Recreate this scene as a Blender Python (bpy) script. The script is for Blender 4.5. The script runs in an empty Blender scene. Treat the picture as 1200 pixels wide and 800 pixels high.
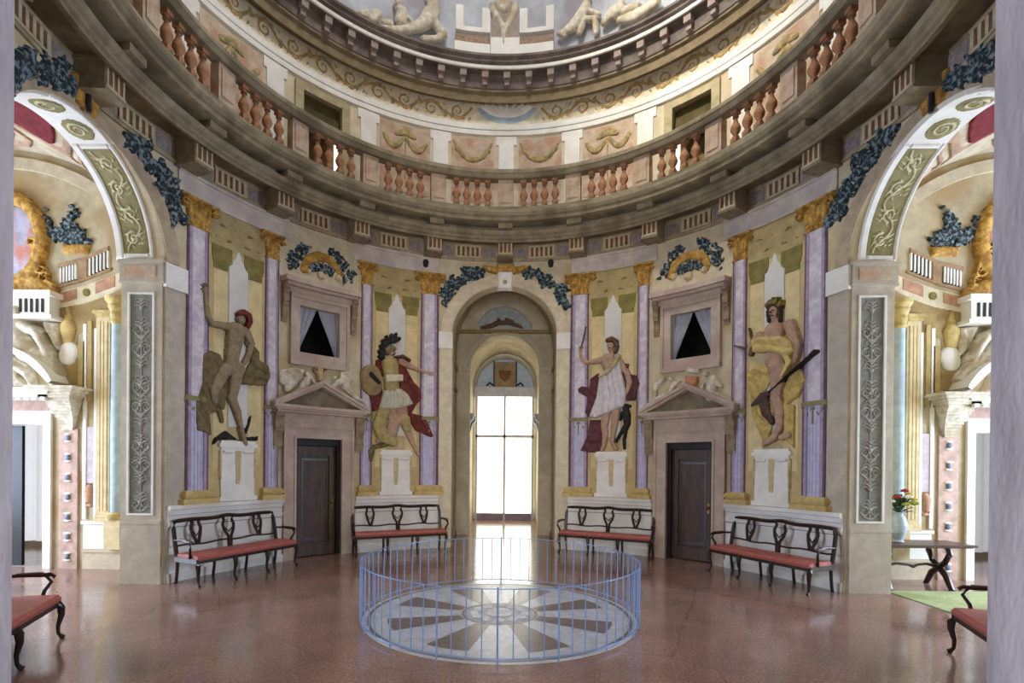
import bpy, math, random
import numpy as np
from mathutils import Matrix, Vector
random.seed(5)
rad, deg, pi = math.radians, math.degrees, math.pi
sin, cos = math.sin, math.cos
SC = bpy.context.scene
COL = SC.collection

# ------------------------------------------------------------------ camera
CAM = dict(f=608.383, px=583.2443, py=548.4016, x=0.0691, y=-6.833, h=1.9482, yaw=-0.0163, pit=-0.0049, rol=-0.0095)
def cam_axes():
    cy, sy = cos(CAM['yaw']), sin(CAM['yaw']); cp, sp = cos(CAM['pit']), sin(CAM['pit']); cr, sr = cos(CAM['rol']), sin(CAM['rol'])
    X = np.array([cy, -sy, 0.]); Yv = np.array([sy, cy, 0.]); Z = np.array([0, 0, 1.])
    F = cp*Yv + sp*Z; U = -sp*Yv + cp*Z
    return cr*X - sr*U, F, sr*X + cr*U
AX, AF, AU = cam_axes()
O3 = np.array([CAM['x'], CAM['y'], CAM['h']])
cd = bpy.data.cameras.new('camera'); cam = bpy.data.objects.new('camera', cd); COL.objects.link(cam)
cam.matrix_world = Matrix(((AX[0], AU[0], -AF[0], O3[0]), (AX[1], AU[1], -AF[1], O3[1]), (AX[2], AU[2], -AF[2], O3[2]), (0, 0, 0, 1)))
cd.sensor_width = 36; cd.lens = CAM['f']/1200*36
cd.shift_x = (600-CAM['px'])/1200; cd.shift_y = (CAM['py']-400)/1200
cd.clip_start = .02
SC.camera = cam

# ------------------------------------------------------------------ world, lights, exposure
SC.view_settings.view_transform = 'Standard'; SC.view_settings.look = 'None'
SC.view_settings.gamma = 1; SC.view_settings.use_curve_mapping = False
SC.view_settings.exposure = 0.58
w = bpy.data.worlds.new('world'); SC.world = w; w.use_nodes = True
w.node_tree.nodes['Background'].inputs[0].default_value = (.75, .86, 1, 1)
w.node_tree.nodes['Background'].inputs[1].default_value = .8
def area(name, loc, target, sx, sy, power, col, spread=180):
    l = bpy.data.lights.new(name, 'AREA'); l.shape = 'RECTANGLE'; l.size = sx; l.size_y = sy; l.energy = power; l.color = col; l.spread = rad(spread)
    o = bpy.data.objects.new(name, l); COL.objects.link(o); o.location = loc
    d = Vector(target)-Vector(loc); o.rotation_euler = d.to_track_quat('-Z', 'Y').to_euler()
    return o
COOL = (.60, .75, 1.0); NEUT = (1.0, .96, .88); WARM = (1.0, .9, .74)
area('daylight_back', (0, 11.3, 2.6), (0, 0, 1.5), 2.0, 3.6, 12, (.9, .95, 1))
area('daylight_front', (0, -12.2, 2.6), (0, 0, 3.2), 2.0, 4.2, 400, (.95, .96, 1))
area('daylight_left', (-12.2, 0, 2.9), (0, 0, 2.8), 3.6, 4.4, 600, COOL)
area('daylight_right', (12.2, 0, 2.9), (0, 0, 2.8), 3.6, 4.4, 600, COOL)
area('daylight_oculus', (0, 0, 15.6), (0, .01, 0), 1.7, 1.7, 225, NEUT)
area('sunbeam_lantern', (-1.2, -1.0, 15.0), (4.0, 4.0, 9.6), .5, .5, 38, (1, .93, .78), 46)
area('daylight_left_room', (-9.1, 5.2, 1.9), (-8.9, 0, 1.0), 1.2, 2.4, 30, COOL)
area('daylight_right_room', (9.1, 5.2, 1.9), (8.9, 0, 1.0), 1.2, 2.4, 30, COOL)

# ------------------------------------------------------------------ helpers
R = 5.6
def ray(px, py):
    a = (px-CAM['px'])/CAM['f']; b = -(py-CAM['py'])/CAM['f']
    return a*AX + AF + b*AU
def W(px, py, r=R):            # where the sight line through a photo point meets the round wall: (arc metres, z)
    d = ray(px, py); A = d[0]**2+d[1]**2; B = 2*(O3[0]*d[0]+O3[1]*d[1]); Cc = O3[0]**2+O3[1]**2-r*r
    t = (-B+math.sqrt(max(B*B-4*A*Cc, 0)))/2/A; P = O3+t*d
    return math.atan2(P[0], P[1])*r, P[2]
def PY(px, py, y):             # where it meets the flat wall at y: (x, z)
    d = ray(px, py); t = (y-O3[1])/d[1]; P = O3+t*d
    return P[0], P[2]
SAT = .82
def lin(c):
    g_ = .3*c[0]+.59*c[1]+.11*c[2]; c = [g_+(v-g_)*SAT for v in c]
    return tuple((v/12.92 if v <= .04045 else ((v+.055)/1.055)**2.4) for v in [x/255. for x in c])
_m = {}
def mat(name, c, rough=.7, var=.18, scale=6., c2=None, bump=0., metal=0., spec=.3, stretch=None, c3=None, s3=1.2, emit=0., alpha=1.):
    if name in _m: return _m[name]
    m = bpy.data.materials.new(name); m.use_nodes = True; nt = m.node_tree; N = nt.nodes; L = nt.links
    b = N['Principled BSDF']; b.inputs['Roughness'].default_value = rough; b.inputs['Metallic'].default_value = metal
    b.inputs['Specular IOR Level'].default_value = spec
    ca = np.array(lin(c)); cb = np.array(lin(c2)) if c2 else ca*(1-var*1.6)
    if not c2: ca = np.minimum(ca*(1+var*.6), .95)
    tc = N.new('ShaderNodeTexCoord'); mp = N.new('ShaderNodeMapping'); L.new(tc.outputs['Object'], mp.inputs[0])
    if stretch: mp.inputs['Scale'].default_value = stretch
    n1 = N.new('ShaderNodeTexNoise'); n1.inputs['Scale'].default_value = scale; n1.inputs['Detail'].default_value = 5; n1.inputs['Roughness'].default_value = .65
    L.new(mp.outputs[0], n1.inputs['Vector'])
    r = N.new('ShaderNodeValToRGB'); r.color_ramp.elements[0].position = .36; r.color_ramp.elements[1].position = .64
    r.color_ramp.elements[0].color = (*cb, 1); r.color_ramp.elements[1].color = (*ca, 1)
    L.new(n1.outputs['Fac'], r.inputs[0]); out = r.outputs[0]
    if c3:
        n2 = N.new('ShaderNodeTexNoise'); n2.inputs['Scale'].default_value = s3; n2.inputs['Detail'].default_value = 3; L.new(mp.outputs[0], n2.inputs['Vector'])
        r2 = N.new('ShaderNodeValToRGB'); r2.color_ramp.elements[0].position = .48; r2.color_ramp.elements[1].position = .62
        r2.color_ramp.elements[0].color = (0, 0, 0, 1); r2.color_ramp.elements[1].color = (1, 1, 1, 1); L.new(n2.outputs['Fac'], r2.inputs[0])
        mx = N.new('ShaderNodeMix'); mx.data_type = 'RGBA'; L.new(r2.outputs[0], mx.inputs[0]); L.new(out, mx.inputs[6]); mx.inputs[7].default_value = (*lin(c3), 1); out = mx.outputs[2]
    L.new(out, b.inputs['Base Color'])
    if bump:
        bp = N.new('ShaderNodeBump'); bp.inputs['Strength'].default_value = bump; bp.inputs['Distance'].default_value = .02
        L.new(n1.outputs['Fac'], bp.inputs['Height']); L.new(bp.outputs[0], b.inputs['Normal'])
    if emit:
        b.inputs['Emission Strength'].default_value = emit; b.inputs['Emission Color'].default_value = (*lin(c), 1)
    _m[name] = m
    return m

def base_of(o):
    return np.array(o.matrix_world.translation) if o else np.zeros(3)
_loc = {}
def empty(name, loc, label=None, cat=None, group=None, kind=None, rz=0):
    o = bpy.data.objects.new(name, None); COL.objects.link(o); o.location = loc; o.rotation_euler = (0, 0, rz); o.empty_display_size = .1
    _loc[o.name] = (np.array(loc, float), rz)
    if kind: o['kind'] = kind
    if label: o['label'] = label
    if cat: o['category'] = cat
    if group: o['group'] = group
    return o
class MB:
    def __init__(s): s.v = []; s.f = []; s.n = 0
    def add(s, V, F):
        V = np.asarray(V, float).reshape(-1, 3); s.v.append(V)
        for f in F: s.f.append(tuple(int(i)+s.n for i in f))
        s.n += len(V); return s
    def grid(s, P, cu=False, cv=False):       # P[i][j] points
        P = np.asarray(P, float); a, b = P.shape[:2]; F = []
        for i in range(a if cu else a-1):
            for j in range(b if cv else b-1):
                i2, j2 = (i+1) % a, (j+1) % b
                F.append((i*b+j, i2*b+j, i2*b+j2, i*b+j2))
        return s.add(P.reshape(-1, 3), F)
    def box(s, x0, x1, y0, y1, z0, z1):
        V = [(x, y, z) for x in (x0, x1) for y in (y0, y1) for z in (z0, z1)]
        return s.add(V, [(0, 1, 3, 2), (4, 6, 7, 5), (0, 4, 5, 1), (2, 3, 7, 6), (0, 2, 6, 4), (1, 5, 7, 3)])
    def hexa(s, B, T):                       # bottom quad, top quad
        return s.add(list(B)+list(T), [(3, 2, 1, 0), (4, 5, 6, 7), (0, 1, 5, 4), (1, 2, 6, 5), (2, 3, 7, 6), (3, 0, 4, 7)])
    def tube(s, path, r, n=8, cap=True, flat=1.):
        P = [np.array(p, float) for p in path]; rr = r if isinstance(r, (list, tuple)) else [r]*len(P); rings = []
        for i, p in enumerate(P):
            t = P[min(i+1, len(P)-1)]-P[max(i-1, 0)]; t = t/(np.linalg.norm(t)+1e-9)
            a = np.array([0, 0, 1.]) if abs(t[2]) < .9 else np.array([1., 0, 0])
            u = np.cross(t, a); u /= np.linalg.norm(u); vv = np.cross(t, u)
            rings.append([p+rr[i]*(cos(2*pi*k/n)*u+sin(2*pi*k/n)*vv*flat) for k in range(n)])
        base = s.n; s.grid(rings, cv=True)
        if cap:
            s.f.append(tuple(base+k for k in range(n))[::-1]); s.f.append(tuple(base+(len(P)-1)*n+k for k in range(n)))
        return s
    def lathe(s, prof, c=(0, 0, 0), n=24, a0=0, a1=2*pi):   # smooth revolve, separate strips (crisp edges)
        full = abs(a1-a0-2*pi) < 1e-6; m = n if full else n+1
        A = [a0+(a1-a0)*k/n for k in range(m)]
        for (r0, z0), (r1, z1) in zip(prof[:-1], prof[1:]):
            s.grid([[(c[0]+q*sin(a), c[1]+q*cos(a), c[2]+z) for (q, z) in ((r0, z0), (r1, z1))] for a in A], cu=full)
        return s
    def cbox(s, a0, a1, z0, z1, r0, r1, n=None):  # degrees; a curved block on the round wall
        n = n or max(1, int(abs(a1-a0)/1.5)); A = [rad(a0+(a1-a0)*k/n) for k in range(n+1)]
        P = [[(r*sin(a), r*cos(a), z) for (r, z) in ((r0, z0), (r1, z0), (r1, z1), (r0, z1))] for a in A]
        b = s.n; s.grid(P, cv=True); s.f.append((b, b+1, b+2, b+3)[::-1]); e = b+4*n; s.f.append((e, e+1, e+2, e+3)); return s
    def vs(s, A, lo, hi, r0, r1):           # block between two height curves over angles A (degrees)
        P = []
        for k, a in enumerate(A):
            q = rad(a); P.append([(r*sin(q), r*cos(q), z) for (r, z) in ((r0, lo[k]), (r1, lo[k]), (r1, hi[k]), (r0, hi[k]))])
        b = s.n; s.grid(P, cv=True); s.f.append((b, b+1, b+2, b+3)[::-1]); e = b+4*(len(A)-1); s.f.append((e, e+1, e+2, e+3)); return s
    def band(s, pts, hw, r0, r1):           # bar of half width hw along a path of (arc metres, z) on the round wall
        P = np.array(pts, float); rows = []
        for i in range(len(P)):
            t = P[min(i+1, len(P)-1)]-P[max(i-1, 0)]; t /= np.linalg.norm(t); nn = np.array([-t[1], t[0]])*hw
            a, b2 = P[i]-nn, P[i]+nn
            rows.append([(r*sin(q[0]/R), r*cos(q[0]/R), q[1]) for (r, q) in ((r0, a), (r1, a), (r1, b2), (r0, b2))])
        b = s.n; s.grid(rows, cv=True); s.f.append((b, b+1, b+2, b+3)[::-1]); e = b+4*(len(P)-1); s.f.append((e, e+1, e+2, e+3)); return s
    def blob(s, c, r, n=8, m=6, sc=(1, 1, 1)):
        s.grid([[(c[0]+r*sc[0]*sin(pi*i/m)*cos(2*pi*j/n), c[1]+r*sc[1]*sin(pi*i/m)*sin(2*pi*j/n), c[2]+r*sc[2]*cos(pi*i/m)) for j in range(n)] for i in range(m+1)], cv=True); return s
    def build(s, name, m, parent=None, label=None, cat=None, group=None, kind=None, loc=None, smooth=True, ang=35, local=False, rec=True):
        V = np.concatenate(s.v) if s.v else np.zeros((0, 3))
        o3 = np.zeros(3); rz = 0
        if parent is not None and not local:
            o3, rz = _loc[parent.name]
        elif parent is None and loc is not None: o3 = np.array(loc, float)
        V = V-o3
        if rz:
            c_, s_ = cos(-rz), sin(-rz); V = np.stack([V[:, 0]*c_-V[:, 1]*s_, V[:, 0]*s_+V[:, 1]*c_, V[:, 2]], 1)
        me = bpy.data.meshes.new(name); me.from_pydata(V.tolist(), [], s.f); me.materials.append(m)
        if smooth:
            me.polygons.foreach_set('use_smooth', [True]*len(me.polygons)); me.set_sharp_from_angle(angle=rad(ang))
        me.update()
        if rec:
            import bmesh
            bm = bmesh.new(); bm.from_mesh(me); bmesh.ops.recalc_face_normals(bm, faces=bm.faces); bm.to_mesh(me); bm.free()
        o = bpy.data.objects.new(name, me); COL.objects.link(o)
        if parent is not None: o.parent = parent
        elif loc is not None: o.location = loc
        _loc[o.name] = (o3, rz) if not local else _loc.get(parent.name if parent else '', (np.zeros(3), 0))
        if label: o['label'] = label
        if cat: o['category'] = cat
        if group: o['group'] = group
        if kind: o['kind'] = kind
        return o
def copy_tree(o, parent=None):
    c = o.copy(); COL.objects.link(c); c.parent = parent
    _loc[c.name] = _loc.get(o.name, (np.zeros(3), 0))
    for ch in list(o.children): copy_tree(ch, c)
    return c

# relief: a height field pressed out of a wall. prims live in wall metres (u, v).
def cyl_map(u, v, h, r=R):
    q = u/r; return np.stack([(r-h)*np.sin(q), (r-h)*np.cos(q), v], -1)
def plane_map(y0, sgn=-1):
    return lambda u, v, h: np.stack([u, y0+sgn*h, v], -1)
def relief(prims, fmap=cyl_map, res=.018, mb=None):
    lo = np.array([1e9, 1e9]); hi = -lo
    for p in prims:
        pts = np.array([q[:2] for q in p[1]], float); rr = max([q[2] for q in p[1]]) if p[0] == 'c' else 0
        lo = np.minimum(lo, pts.min(0)-rr); hi = np.maximum(hi, pts.max(0)+rr)
    lo -= 2*res; hi += 2*res
    nu = int((hi[0]-lo[0])/res)+2; nv = int((hi[1]-lo[1])/res)+2
    U = lo[0]+np.arange(nu)*res; Vv = lo[1]+np.arange(nv)*res
    H = np.full((nu, nv), -.05)
    for p in prims:
        if p[0] == 'c':
            s = p[2] if len(p) > 2 else .5; lift = p[3] if len(p) > 3 else .01; P = p[1]
            if len(P) == 1: P = [P[0], (P[0][0]+1e-4, P[0][1], P[0][2])]
            for a, b in zip(P[:-1], P[1:]):
                m = max(a[2], b[2])+res*1.5
                i0, i1 = np.searchsorted(U, (min(a[0], b[0])-m, max(a[0], b[0])+m)); j0, j1 = np.searchsorted(Vv, (min(a[1], b[1])-m, max(a[1], b[1])+m))
                if i1 <= i0 or j1 <= j0: continue
                X, Y = np.meshgrid(U[i0:i1], Vv[j0:j1], indexing='ij')
                dx, dy = b[0]-a[0], b[1]-a[1]; t = np.clip(((X-a[0])*dx+(Y-a[1])*dy)/(dx*dx+dy*dy+1e-12), 0, 1)
                rr = a[2]+(b[2]-a[2])*t; d = np.hypot(X-a[0]-t*dx, Y-a[1]-t*dy)
                h = np.where(d < rr, lift+s*np.sqrt(np.maximum(rr*rr-d*d, 0)), -(d-rr)*2.)
                H[i0:i1, j0:j1] = np.maximum(H[i0:i1, j0:j1], h)
        else:
            P = np.array(p[1], float); ht = p[2]; rd = p[3] if len(p) > 3 else .02; fold = p[4] if len(p) > 4 else None
            m = res*2
            i0, i1 = np.searchsorted(U, (P[:, 0].min()-m, P[:, 0].max()+m)); j0, j1 = np.searchsorted(Vv, (P[:, 1].min()-m, P[:, 1].max()+m))
            X, Y = np.meshgrid(U[i0:i1], Vv[j0:j1], indexing='ij')
            D = np.full(X.shape, 1e9); ins = np.zeros(X.shape, bool)
            for k in range(len(P)):
                a, b = P[k], P[(k+1) % len(P)]; e = b-a
                t = np.clip(((X-a[0])*e[0]+(Y-a[1])*e[1])/(e@e+1e-12), 0, 1); D = np.minimum(D, np.hypot(X-a[0]-t*e[0], Y-a[1]-t*e[1]))
                if abs(e[1]) > 1e-9:
                    c = ((a[1] > Y) != (b[1] > Y)) & (X < (b[0]-a[0])*(Y-a[1])/e[1]+a[0]); ins ^= c
            q = np.clip(D/rd, 0, 1); h = np.where(ins, .003+ht*np.sqrt(1-(1-q)**2), -D*2)
            if fold:
                ang, fr, am = fold; ph = (X*cos(ang)+Y*sin(ang))*fr+1.3*np.sin(X*7+Y*5)+.7*np.sin(Y*13-X*4)
                h = np.where(ins, h+am*(np.sin(ph)+.4*np.sin(2.3*ph+1))*q, h)
            H[i0:i1, j0:j1] = np.maximum(H[i0:i1, j0:j1], h)
    H = np.maximum(H, -.02)
    X, Y = np.meshgrid(U, Vv, indexing='ij'); P3 = fmap(X, Y, H)
    keep = (H > 0); cell = keep[:-1, :-1] | keep[1:, :-1] | keep[:-1, 1:] | keep[1:, 1:]
    idx = -np.ones(H.shape, int); ii, jj = np.nonzero(cell)
    used = np.zeros(H.shape, bool)
    for a in (0, 1):
        for b in (0, 1): used[ii+a, jj+b] = True
    idx[used] = np.arange(used.sum())
    F = np.stack([idx[ii, jj], idx[ii+1, jj], idx[ii+1, jj+1], idx[ii, jj+1]], 1)
    mb = mb or MB(); mb.add(P3[used], F.tolist())
    return mb
class Crop:                    # photo crop coordinates -> wall metres
    def __init__(s, ox, oy, sc, r=R, plane=None): s.o = (ox, oy, sc, r, plane)
    def p(s, u, v):
        ox, oy, sc, r, pl = s.o
        return PY(ox+u/sc, oy+v/sc, pl) if pl is not None else W(ox+u/sc, oy+v/sc, r)
    def rr(s, u, v, q):
        a = s.p(u, v-q); b = s.p(u, v+q); return abs(a[1]-b[1])/2
    def c(s, pts, k=.5, lift=.01): return ('c', [(*s.p(u, v), s.rr(u, v, q)) for (u, v, q) in pts], k, lift)
    def g(s, pts, h=.03, rd=.05, fold=None): return ('p', [s.p(u, v) for (u, v) in pts], h, rd, fold)
def spiral(cx, cy, r, turns=1.6, a0=0, d=1, w=.02, n=22, end=.25):
    return [(cx+r*(1-(1-end)*k/n)*cos(a0+d*turns*2*pi*k/n), cy+r*(1-(1-end)*k/n)*sin(a0+d*turns*2*pi*k/n), w*(1-.5*k/n)) for k in range(n+1)]
def scrolls(u0, v0, v1, hw, step=.5, w=.022):     # mirrored candelabrum scrollwork up a panel
    out = [('c', [(u0, v0, w*.8), (u0, v1, w*.8)], .5, .004)]; n = max(1, int(round((v1-v0)/step))); st = (v1-v0)/n
    for k in range(n):
        vc = v0+st*(k+.5); m = k % 3
        for sg in (-1, 1):
            if m != 1:
                out.append(('c', spiral(u0+sg*hw*.48, vc-st*.12, hw*.4, 1.4, pi/2, -sg if m else sg, w), .7, .004))
                out.append(('c', [(u0, vc-st*.5, w), (u0+sg*hw*.35, vc-st*.42, w), (u0+sg*hw*.8, vc-st*.2, w*.7)], .7, .004))
            for q in range(3):
                vq = vc+st*(.02+.17*q); e = 1-.18*q
                out.append(('c', [(u0, vq-.02, w*.8), (u0+sg*hw*.28*e, vq+st*.10, w*.85), (u0+sg*hw*.6*e, vq+st*.11, w*.7), (u0+sg*hw*.82*e, vq+st*.02, w*.45)], .8, .004))
        out.append(('c', [(u0, vc, hw*.2)], .5, .006))
    return out

def rinceau(u0, v0, v1, hw, w=.02):
    n = max(2, int(round((v1-v0)/(hw*1.75)))); st = (v1-v0)/n; out = []
    pts = []
    for k in range(n*8+1):
        t_ = k/8; pts.append((u0+hw*.62*sin(pi*t_+pi/2)*(-1), v0+st*t_, w*1.0))
    out.append(('c', pts, .8, .004))
    for k in range(n):
        sg = 1 if k % 2 else -1; vc = v0+st*(k+.5)
        out.append(('c', spiral(u0+sg*hw*.12, vc+st*.02, hw*.52, 1.6, pi*.5+(pi if sg > 0 else 0), -sg, w*1.1, end=.12), .8, .006))
        out.append(('c', [(u0+sg*hw*.12, vc, w*1.6)], .8, .008))
        for q in range(6):
            a = 2*pi*q/6+.3; out.append(('c', [(u0+sg*hw*.12+hw*.55*cos(a), vc+hw*.55*sin(a), w*.9), (u0+sg*hw*.12+hw*.78*cos(a+.35), vc+hw*.78*sin(a+.35), w*.4)], .8, .004))
        for q in range(3):
            out.append(('c', [(u0-sg*hw*.6, vc+st*(-.2+.2*q), w), (u0-sg*hw*.88, vc+st*(-.12+.2*q), w*.5)], .8, .004))
    return out

# ------------------------------------------------------------------ materials (the surfaces' own colours, with frescoed shading and highlights)
M_wall = mat('plaster_cream', (214, 198, 160), .85, .12, 3, c3=(196, 172, 124), s3=.9)
M_drum = mat('plaster_drum', (222, 208, 174), .85, .1, 3, c3=(208, 184, 150), s3=.9)
M_stone = mat('stone_grey', (156, 141, 110), .8, .18, 5, c3=(120, 106, 80), s3=1.6, bump=.2)
M_stoned = mat('stone_brown', (146, 124, 102), .8, .16, 5, bump=.2)
M_pink = mat('stone_pink', (206, 184, 166), .75, .12, 5, c3=(190, 160, 146), s3=1.5)
M_white = mat('marble_white', (244, 241, 234), .6, .05, 4, c3=(230, 225, 214), s3=1.2)
M_ochre = mat('fresco_ochre', (212, 184, 126), .85, .12, 3, c3=(206, 176, 112), s3=1.)
M_ochred = mat('fresco_brown_ochre', (176, 148, 84), .85, .15, 4)
M_green = mat('fresco_olive', (140, 128, 62), .85, .2, 5)
M_sky = mat('fresco_sky', (222, 220, 214), .85, .06, 2)
M_gold = mat('fresco_gold', (214, 160, 62), .7, .3, 14, c3=(160, 106, 36), s3=9)
M_lilac = mat('fresco_lilac_marble', (222, 212, 222), .6, .14, 9, c3=(196, 182, 200), s3=5)
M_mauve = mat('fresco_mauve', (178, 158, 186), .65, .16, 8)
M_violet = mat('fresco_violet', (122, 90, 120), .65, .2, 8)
M_lilacf = mat('fresco_lilac_flute', (202, 196, 228), .6, .12, 9)
M_flesh = mat('fresco_flesh', (196, 156, 126), .85, .14, 9)
M_fleshd = mat('fresco_flesh_dusky', (160, 138, 104), .85, .2, 9)
M_red = mat('fresco_red', (126, 52, 44), .85, .3, 9)
M_wine = mat('fresco_wine', (112, 62, 68), .85, .25, 9)
M_umb = mat('fresco_umber_line', (92, 60, 46), .85, .2, 9)
M_olived = mat('fresco_olive_brown', (126, 108, 68), .85, .25, 9)
M_dark = mat('fresco_black', (48, 46, 44), .85, .2, 9)
M_leaf = mat('fresco_blue_green', (44, 62, 66), .85, .4, 30, c3=(128, 146, 156), s3=18)  # paler mottling paints white-blue highlights into the foliage
M_yel = mat('fresco_yellow_drape', (214, 182, 96), .85, .2, 9)
M_wdress = mat('fresco_white_dress', (222, 214, 222), .85, .1, 9)
M_stucco = mat('stucco', (226, 216, 194), .8, .2, 9, bump=.3, c3=(190, 172, 140), s3=4)
M_terra = mat('terracotta', (190, 128, 84), .75, .22, 10, c3=(122, 88, 66), s3=5)
M_terral = mat('panel_rose', (212, 184, 156), .75, .14, 7, c3=(196, 150, 120), s3=3)
M_panel = mat('relief_grey_green', (140, 140, 130), .75, .15, 8)
M_panelg = mat('relief_ochre_green', (150, 138, 84), .75, .15, 8)
M_blue = mat('fresco_pale_blue', (176, 200, 216), .8, .12, 6)
M_redp = mat('fresco_crimson', (134, 40, 48), .85, .2, 8)
M_wood = mat('wood_dark', (52, 30, 22), .32, .3, 9, spec=.5, stretch=(1, 1, .3))
M_woodred = mat('wood_arm', (96, 44, 40), .35, .2, 9, spec=.5)
M_seat = mat('seat_leather', (196, 96, 84), .5, .14, 14, spec=.4)
M_door = mat('door_wood', (92, 60, 42), .45, .35, 6, stretch=(4, 4, .5), spec=.4, c3=(62, 42, 34), s3=2)
M_black = mat('void_black', (10, 10, 11), .8, .1, 3)
M_iron = mat('iron_blue', (112, 140, 188), .4, .1, 9, metal=.2, spec=.5)
M_brass = mat('brass', (120, 90, 50), .4, .1, 9, metal=.8)

# ------------------------------------------------------------------ floor
def floor_mat():
    m = bpy.data.materials.new('terrazzo'); m.use_nodes = True; nt = m.node_tree; N = nt.nodes; L = nt.links; b = N['Principled BSDF']
    tc = N.new('ShaderNodeTexCoord')
    def noise(s, d=4, r=.6):
        n = N.new('ShaderNodeTexNoise'); n.inputs['Scale'].default_value = s; n.inputs['Detail'].default_value = d; n.inputs['Roughness'].default_value = r; L.new(tc.outputs['Object'], n.inputs['Vector']); return n
    def ramp(src, stops):
        r = N.new('ShaderNodeValToRGB'); e = r.color_ramp.elements
        while len(e) < len(stops): e.new(.5)
        for k, (p, c) in enumerate(stops): e[k].position = p; e[k].color = (*c, 1)
        L.new(src, r.inputs[0]); return r.outputs[0]
    a = ramp(noise(38, 4, .65).outputs['Fac'], [(.25, lin((110, 76, 62))), (.45, lin((150, 110, 94))), (.6, lin((170, 132, 116))), (.78, lin((206, 178, 164)))])
    c = ramp(noise(.9, 3).outputs['Fac'], [(.35, (.72, .70, .70)), (.65, (1.05, 1.02, 1.0))])
    mx = N.new('ShaderNodeMix'); mx.data_type = 'RGBA'; mx.blend_type = 'MULTIPLY'; mx.inputs[0].default_value = 1; L.new(a, mx.inputs[6]); L.new(c, mx.inputs[7])
    v = N.new('ShaderNodeTexVoronoi'); v.feature = 'DISTANCE_TO_EDGE'; v.inputs['Scale'].default_value = .32
    n3 = noise(2.2, 4); mm = N.new('ShaderNodeMix'); mm.data_type = 'VECTOR'; mm.inputs[0].default_value = .12; L.new(tc.outputs['Object'], mm.inputs[4]); L.new(n3.outputs['Color'], mm.inputs[5]); L.new(mm.outputs[1], v.inputs['Vector'])
    cr = ramp(v.outputs['Distance'], [(.0, (.7, .68, .66)), (.004, (1, 1, 1))])
    m2 = N.new('ShaderNodeMix'); m2.data_type = 'RGBA'; m2.blend_type = 'MULTIPLY'; m2.inputs[0].default_value = .8; L.new(mx.outputs[2], m2.inputs[6]); L.new(cr, m2.inputs[7])
    L.new(m2.outputs[2], b.inputs['Base Color'])
    rr = ramp(noise(5, 3).outputs['Fac'], [(.3, (.11,)*3), (.7, (.20,)*3)]); L.new(rr, b.inputs['Roughness'])
    b.inputs['Specular IOR Level'].default_value = .9
    return m
M_floor = floor_mat()
MB().box(-13, 13, -13, 13, -.3, 0).build('floor', M_floor, kind='structure')

# ------------------------------------------------------------------ round wall
DZ, WZ0, WZ1 = 2.47, 4.22, 5.2
DA = (38.9, 49.1); WA = (39.5, 48.4)
ARCH = {0: (1.24, 5.0), 90: (1.4, 5.17), 180: (1.39, 5.0), 270: (1.4, 5.17)}
def wall_round():
    mb = MB(); top = 7.0
    def strip(A, lo, hi, n=6):
        if not callable(lo): l_ = lo; lo = lambda a: l_
        if not callable(hi): h_ = hi; hi = lambda a: h_
        mb.grid([[(R*sin(rad(a)), R*cos(rad(a)), lo(a)+(hi(a)-lo(a))*k/n) for k in range(n+1)] for a in A])
    for c, (hw, zs) in ARCH.items():
        e = deg(math.asin(hw/R)); A = [c+deg(math.asin(-hw*cos(pi*k/36)/R)) for k in range(37)]
        strip(A, lambda a, c=c, hw=hw, zs=zs: zs+math.sqrt(max(hw*hw-(R*sin(rad(a-c)))**2, 0)), top)
    for q in range(4):
        s = 1 if q % 2 == 0 else -1; base = {0: 0, 1: 180, 2: 180, 3: 360}[q]
        T = lambda a: base+s*a
        e0 = deg(math.asin((1.24 if q in (0, 3) else 1.39)/R)); e1 = 90-deg(math.asin(1.4/R))
        def seg(a, b, lo, hi):
            n = max(2, int((b-a)/1.2)); strip([T(a+(b-a)*k/n) for k in range(n+1)], lo, hi)
        seg(e0, DA[0], 0, top); seg(DA[1], e1, 0, top)
        seg(DA[0], WA[0], DZ, top); seg(WA[1], DA[1], DZ, top)
        seg(WA[0], WA[1], DZ, WZ0); seg(WA[0], WA[1], WZ1, top)
    mb.build('wall_round', M_wall, kind='structure')
wall_round()
def wall_drum():
    mb = MB()
    A = list(np.arange(0, 360.1, 1.5)); z0, z1 = 7.6, 10.6
    cuts = [(39.4, 48.)]; spans = []
    edges = []
    for c in (39.4, 360-48., 180-48., 180+39.4): edges.append((c, c+8.6))
    edges.sort(); cur = 0
    for a, b in edges: spans.append((cur, a, z0, z1)); spans.append((a, b, 9.57, z1)); cur = b
    spans.append((cur, 360, z0, z1))
    for a, b, l, h in spans:
        n = max(2, int((b-a)/1.5)); mb.grid([[(R*sin(rad(a+(b-a)*k/n)), R*cos(rad(a+(b-a)*k/n)), z) for z in (l, (l+h)/2, h)] for k in range(n+1)])
    mb.build('wall_drum', M_drum, kind='structure')
wall_drum()

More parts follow.
